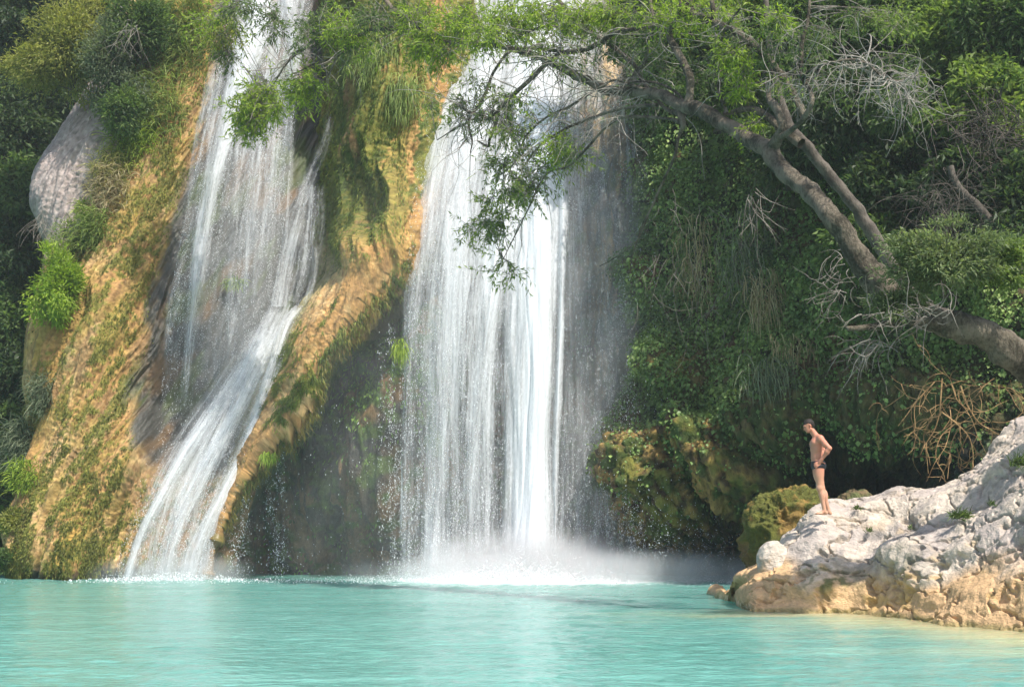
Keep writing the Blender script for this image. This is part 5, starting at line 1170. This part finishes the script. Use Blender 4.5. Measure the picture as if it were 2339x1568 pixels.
# ------------------------------------------------------------------ the man
def make_man():
    # local frame: f forward, l towards the camera, z up
    Hm = 1.76; vox = 0.0065
    lo = np.array([-0.24, -0.42, -0.03]); hi = np.array([0.50, 0.45, 1.80])
    nx, ny, nz = [int(math.ceil((b - a) / vox)) for a, b in zip(lo, hi)]
    ax = [lo[i] + vox * np.arange(n) for i, n in enumerate((nx, ny, nz))]
    D = np.full((nx, ny, nz), 1.0, np.float32)
    def sub(c0, c1, pad):
        sl = []
        for i in range(3):
            a = max(0, int((min(c0[i], c1[i]) - pad - lo[i]) / vox)); b = min((nx, ny, nz)[i], int((max(c0[i], c1[i]) + pad - lo[i]) / vox) + 2); sl.append(slice(a, b))
        g = np.meshgrid(*[ax[i][sl[i]] for i in range(3)], indexing='ij'); return tuple(sl), np.stack(g, -1)
    def smin(a, b, k):
        h = np.clip(0.5 + 0.5 * (b - a) / k, 0, 1); return b * (1 - h) + a * h - k * h * (1 - h)
    def put(sl, d, k, cut=False):
        if cut: D[sl] = -smin(-D[sl], d, k)
        else: D[sl] = smin(D[sl], d, k)
    def cap(a, b, ra, rb, k=0.02):
        a = np.array(a, float); b = np.array(b, float); sl, p = sub(a, b, max(ra, rb) + 0.08)
        t = np.clip(((p - a) @ (b - a)) / ((b - a) @ (b - a)), 0, 1)
        put(sl, np.linalg.norm(p - a - t[..., None] * (b - a), axis=-1) - (ra + (rb - ra) * t), k)
    def ell(c, r, k=0.02, rot=0.0, cut=False):
        c = np.array(c, float); r = np.array(r, float); sl, p = sub(c - r, c + r, 0.08); q = p - c
        if rot:   # about the side axis
            cs, sn = math.cos(rot), math.sin(rot); q = np.stack([q[..., 0] * cs + q[..., 2] * sn, q[..., 1], -q[..., 0] * sn + q[..., 2] * cs], -1)
        k0 = np.linalg.norm(q / r, axis=-1); k1 = np.linalg.norm(q / r ** 2, axis=-1) + 1e-6
        d = k0 * (k0 - 1) / k1
        put(sl, d, k, cut)
    # torso
    ell((.125, 0, .93), (.118, .165, .11), .04)        # pelvis
    ell((.075, .0, .90), (.10, .15, .09), .04)         # seat
    ell((.145, 0, 1.06), (.100, .140, .13), .05)       # waist
    ell((.140, 0, 1.22), (.112, .160, .15), .05)       # ribs
    ell((.130, 0, 1.33), (.112, .172, .12), .05)       # chest
    ell((.195, .075, 1.315), (.055, .080, .055), .04); ell((.195, -.075, 1.315), (.055, .080, .055), .04)  # pectorals
    ell((.055, .09, 1.36), (.05, .075, .09), .04); ell((.055, -.09, 1.36), (.05, .075, .09), .04)          # shoulder blades
    cap((.115, .06, 1.435), (.105, .17, 1.405), .05, .05, .04); cap((.115, -.06, 1.435), (.105, -.17, 1.405), .05, .05, .04)
    # neck and head, leaning forward
    cap((.125, 0, 1.42), (.215, 0, 1.555), .066, .054, .03)
    hc = np.array((.272, 0, 1.645)); tilt = 0.42
    def hp(f, l, z):  # head local -> body
        return (hc[0] + f * math.cos(tilt) + z * math.sin(tilt), l, hc[2] - f * math.sin(tilt) + z * math.cos(tilt))
    ell(hp(-.010, 0, .030), (.094, .074, .084), .02, -tilt)
    ell(hp(.040, 0, -.035), (.060, .056, .080), .03, -tilt)     # face
    ell(hp(.064, 0, -.088), (.030, .034, .026), .02, -tilt)     # chin
    cap(hp(.0, .045, -.070), hp(.060, .018, -.092), .020, .020, .02); cap(hp(.0, -.045, -.070), hp(.060, -.018, -.092), .020, .020, .02)
    cap(hp(.088, 0, .006), hp(.108, 0, -.030), .008, .013, .010); ell(hp(.100, 0, -.036), (.013, .016, .010), .008, -tilt)
    cap(hp(.082, -.040, .022), hp(.082, .040, .022), .012, .012, .012)   # brow
    ell(hp(.090, .030, .002), (.012, .016, .010), .008, -tilt, True); ell(hp(.090, -.030, .002), (.012, .016, .010), .008, -tilt, True)
    ell(hp(.090, 0, -.060), (.012, .024, .006), .006, -tilt); ell(hp(.088, 0, -.070), (.012, .021, .006), .006, -tilt)
    for s in (1, -1):
        ell(hp(-.012, s * .076, -.005), (.018, .010, .032), .006, -tilt)
    # arms akimbo
    for s in (1, -1):
        sh = (.100, s * .185, 1.395); el = (-.035, s * .295, 1.205) if s > 0 else (-.05, s * .30, 1.21); wr = (.095, s * .205, 1.005)
        ell((.10, s * .185, 1.385), (.062, .055, .070), .03)
        cap(sh, el, .051, .040, .03)
        m = np.array(sh) * .5 + np.array(el) * .5; ell(m + np.array((.012, 0, -.01)), (.045, .045, .07), .03)
        cap(el, wr, .044, .027, .02)
        m = np.array(el) * .7 + np.array(wr) * .3; ell(m, (.046, .044, .052), .03)
        pk = np.array((.125, s * .182, .955)); cap(wr, pk, .029, .026, .02); cap((.115, s * .19, .98), (.140, s * .178, .935), .027, .022, .02)
        # four fingers pointing forward and down over the hip, thumb behind
        kn = [(.155, .160, .965), (.156, .168, .945), (.150, .174, .925), (.140, .178, .908)]
        tp = [(.222, .128, .935), (.226, .138, .905), (.214, .150, .880), (.190, .164, .862)]
        for a_, b_ in zip(kn, tp):
            a_ = np.array((a_[0], s * a_[1], a_[2])); b_ = np.array((b_[0], s * b_[1], b_[2])); md = a_ * .45 + b_ * .55 + np.array((0.006, s * .006, .003))
            cap(a_ * .8 + pk * .2, a_, .012, .011, .006); cap(a_, md, .0105, .0095, .004); cap(md, b_, .0095, .0078, .004)
        cap((.105, s * .190, .975), (.060, s * .178, .950), .014, .012, .008); cap((.060, s * .178, .950), (.030, s * .165, .935), .0115, .0095, .004)
    # legs: near (left) leg a little forward
    for s, hipf, kn, an in ((1, .125, (.120, .095, .490), (.050, .100, .090)), (-1, .115, (.045, -.095, .485), (-.070, -.095, .090))):
        hp_ = (hipf, s * .092, .88)
        cap(hp_, kn, .098, .058, .03)
        m = np.array(hp_) * .7 + np.array(kn) * .3; ell(m + np.array((.012, 0, 0)), (.088, .082, .16), .04)
        ell(np.array(kn) + np.array((.012, 0, 0)), (.056, .052, .062), .03)
        cap(kn, an, .053, .034, .03)
        m = np.array(kn) * .68 + np.array(an) * .32; ell(m + np.array((-.022, 0, 0)), (.052, .052, .10), .03)   # calf
        a = np.array(an); ell(a + np.array((-.028, 0, -.055)), (.036, .032, .034), .02)
        cap(a + np.array((.0, 0, -.03)), a + np.array((.115, s * .012, -.068)), .036, .022, .02); ell(a + np.array((.10, s * .01, -.066)), (.070, .044, .021), .02)
        for q in range(5):
            o = (q - 2) * .0165; ln = (.172, .168, .160, .150, .138)[q if s > 0 else q]
            ll = s * (-.034 + q * .0165 + .008)
            rr = .012 if q == 0 else .0085
            cap(a + np.array((.125, ll, -.074)), a + np.array((ln, ll + s * .002, -.078)), rr, rr * .9, .006)
    # soles flat
    g = np.meshgrid(*ax, indexing='ij')
    D = np.maximum(D, 0.004 - g[2])
    def nets(Dv):
        sg = Dv < 0; n0, n1, n2 = Dv.shape
        idx = -np.ones((n0 - 1, n1 - 1, n2 - 1), np.int64)
        cnt = sum(sg[i:n0 - 1 + i, j:n1 - 1 + j, k:n2 - 1 + k].astype(int) for i in (0, 1) for j in (0, 1) for k in (0, 1))
        act = (cnt > 0) & (cnt < 8); I, J, K = np.where(act); idx[I, J, K] = np.arange(len(I))
        acc = np.zeros((len(I), 3)); c = np.zeros(len(I))
        cr = [(a, b, d) for a in (0, 1) for b in (0, 1) for d in (0, 1)]
        for a in cr:
            for axis in range(3):
                if a[axis]: continue
                b = list(a); b[axis] = 1
                v0 = Dv[I + a[0], J + a[1], K + a[2]]; v1 = Dv[I + b[0], J + b[1], K + b[2]]; m = (v0 < 0) != (v1 < 0)
                t = v0 / (v0 - v1 + 1e-12); q = np.tile(np.array(a, float), (len(I), 1)); q[:, axis] += t
                acc[m] += q[m]; c[m] += 1
        V = (acc / c[:, None] + np.stack([I, J, K], 1)) * vox + lo
        Fs = []
        for axis in range(3):
            o1, o2 = [(1, 2), (2, 0), (0, 1)][axis]
            s0 = [slice(1, -1)] * 3; s0[axis] = slice(0, -1); s1 = [slice(1, -1)] * 3; s1[axis] = slice(1, None)
            A = sg[tuple(s0)]; Bm = sg[tuple(s1)]; ch = A != Bm; q = np.stack(np.where(ch), 1) + 1; q[:, axis] -= 1
            def at(d1, d2):
                r = q.copy(); r[:, o1] -= d1; r[:, o2] -= d2; return idx[r[:, 0], r[:, 1], r[:, 2]]
            f = np.stack([at(0, 0), at(1, 0), at(1, 1), at(0, 1)], 1); fl = ~A[ch]
            f[fl] = f[fl][:, ::-1]; f = f[(f >= 0).all(1)]; Fs.append(f[:, ::-1])
        return V, np.concatenate(Fs)
    X0 = P(1886, 1175, 26.0)
    S = ROCK[0]
    sel = (np.abs(S[..., 0] - X0[0]) < .18) & (np.abs(S[..., 1] - 26.0) < .35)
    zt = float(np.percentile(S[..., 2][sel], 88)) if sel.any() else float(X0[2])
    print('man feet z', zt, 'wanted', X0[2])
    zt = 0.5 * zt + 0.5 * float(X0[2]) if abs(zt - X0[2]) < .12 else float(X0[2])
    e = empty('person', (X0[0], 26.0, zt), 'shirtless man in black swim briefs standing on the outcrop, hands on hips, looking down', 'person')
    W = lambda V: np.stack([X0[0] - V[:, 0], 26.0 - V[:, 1], zt + V[:, 2]], 1)
    V, F = nets(D)
    skin = np.tile(np.array((0.50, 0.225, 0.15)), (len(V), 1)); f_, l_, z_ = V.T
    skin = mix(skin, (0.62, 0.20, 0.13), sm(1.20, 1.42, z_) * sm(.16, .02, f_) * .6 + 0)
    skin = mix(skin, (0.56, 0.33, 0.22), sm(.85, .6, z_) * .6)
    skin = mix(skin, (0.25, 0.14, 0.09), np.exp(-((z_ - 1.31) / .06) ** 2) * sm(.19, .23, f_) * sm(.12, .02, np.abs(l_)) * .45)
    for s in (1, -1):
        ey = np.array(hp(.088, s * .030, .002)); skin = mix(skin, (0.04, 0.03, 0.025), np.exp(-(((V - ey) / np.array((.02, .012, .006))) ** 2).sum(1)) * .9)
        eb = np.array(hp(.092, s * .032, .022)); skin = mix(skin, (0.05, 0.035, 0.025), np.exp(-(((V - eb) / np.array((.02, .020, .006))) ** 2).sum(1)) * .8)
    mo_ = np.array(hp(.098, 0, -.065)); skin = mix(skin, (0.38, 0.13, 0.10), np.exp(-(((V - mo_) / np.array((.02, .022, .006))) ** 2).sum(1)) * .8)
    stub = np.array(hp(.05, 0, -.085)); skin = mix(skin, (0.22, 0.13, 0.09), np.exp(-(((V - stub) / np.array((.06, .06, .028))) ** 2).sum(1)) * .35)
    mesh_obj('body', W(V), F[:, ::-1], attr_material('skin', .5, .3, .15), e, {'tone': skin})
    # briefs: body offset, cut by waist and leg lines; kept off the hands
    leg = g[2] - (0.845 + 0.25 * np.abs(np.abs(g[1]) - .0) - 0.02)
    hands = np.full(D.shape, 1.0, np.float32)
    B2 = np.maximum(np.maximum(D - 0.007, g[2] - (1.005 - 0.15 * (g[0] - .1))), (0.835 + 0.18 * np.abs(g[1])) - g[2])
    B2 = np.maximum(B2, np.abs(g[1]) - 0.176)
    arm = (np.abs(g[1]) > 0.155) & (g[0] > 0.10)
    inner = np.maximum(B2, 0)
    # rebuild hips without arms so that the fingers lie over the cloth
    Ds = D.copy(); D[:] = 1.0
    ell((.125, 0, .93), (.118, .165, .11), .04); ell((.075, .0, .90), (.10, .15, .09), .04); ell((.145, 0, 1.06), (.100, .140, .13), .05)
    for s, hipf, kn in ((1, .125, (.120, .095, .490)), (-1, .115, (.045, -.095, .485))):
        hp_ = (hipf, s * .092, .88); cap(hp_, kn, .098, .058, .03); m = np.array(hp_) * .7 + np.array(kn) * .3; ell(m + np.array((.012, 0, 0)), (.088, .082, .16), .04)
    ell((.205, 0, .885), (.045, .05, .045), .03)
    B2 = np.maximum(np.maximum(D - 0.006, g[2] - (1.0 - 0.15 * (g[0] - .1))), (0.815 + 0.20 * np.abs(g[1])) - g[2])
    V, F = nets(B2); mesh_obj('swim_briefs', W(V), F[:, ::-1], attr_material('black_swimwear', .5, .4), e, {'tone': np.tile((0.012, 0.013, 0.018), (len(V), 1))})
    D[:] = 1.0
    ell(hp(-.014, 0, .036), (.101, .081, .088), .02, -tilt); ell(hp(-.055, 0, -.01), (.056, .066, .070), .02, -tilt)
    q = g[0] * 1.0
    fl = (g[0] - hc[0]) * math.cos(tilt) - (g[2] - hc[2]) * math.sin(tilt); zl = (g[0] - hc[0]) * math.sin(tilt) + (g[2] - hc[2]) * math.cos(tilt)
    line = np.where(fl > .0, .046 + 0 * fl, .046 + fl * 1.5)
    H2 = np.maximum(D, -(zl - np.maximum(line, -.075)))
    H2 = np.maximum(H2, -(zl + 0.02 * 0) + np.where(fl > .055, .052, -1))
    nz3 = 0.004 * fbm(g[0][::1] * 60, g[1] * 60, g[2] * 60, 1901, 1) if False else 0
    V, F = nets(H2 + nz3); mesh_obj('hair', W(V), F[:, ::-1], attr_material('dark_hair', .7, .3), e, {'tone': np.tile((0.022, 0.016, 0.013), (len(V), 1))})
make_man()
print('done', time.time() - T0)

def make_haze():
    m, t_ = new_mat('damp_air')
    v = N(t_, 'ShaderNodeVolumePrincipled'); v.inputs['Color'].default_value = (0.93, 0.96, 1, 1); v.inputs['Density'].default_value = 0.0005; v.inputs['Anisotropy'].default_value = 0.2
    o = N(t_, 'ShaderNodeOutputMaterial'); t_.links.new(v.outputs[0], o.inputs['Volume'])
    a, lo_, hi_ = 165, -2.8, 75
    co = [(-a, -a, lo_), (a, -a, lo_), (a, a, lo_), (-a, a, lo_), (-a, -a, hi_), (a, -a, hi_), (a, a, hi_), (-a, a, hi_)]
    o_ = mesh_obj('haze', co, np.array([[0, 3, 2, 1], [4, 5, 6, 7], [0, 1, 5, 4], [1, 2, 6, 5], [2, 3, 7, 6], [3, 0, 4, 7]]), m); o_['kind'] = 'stuff'
make_haze()
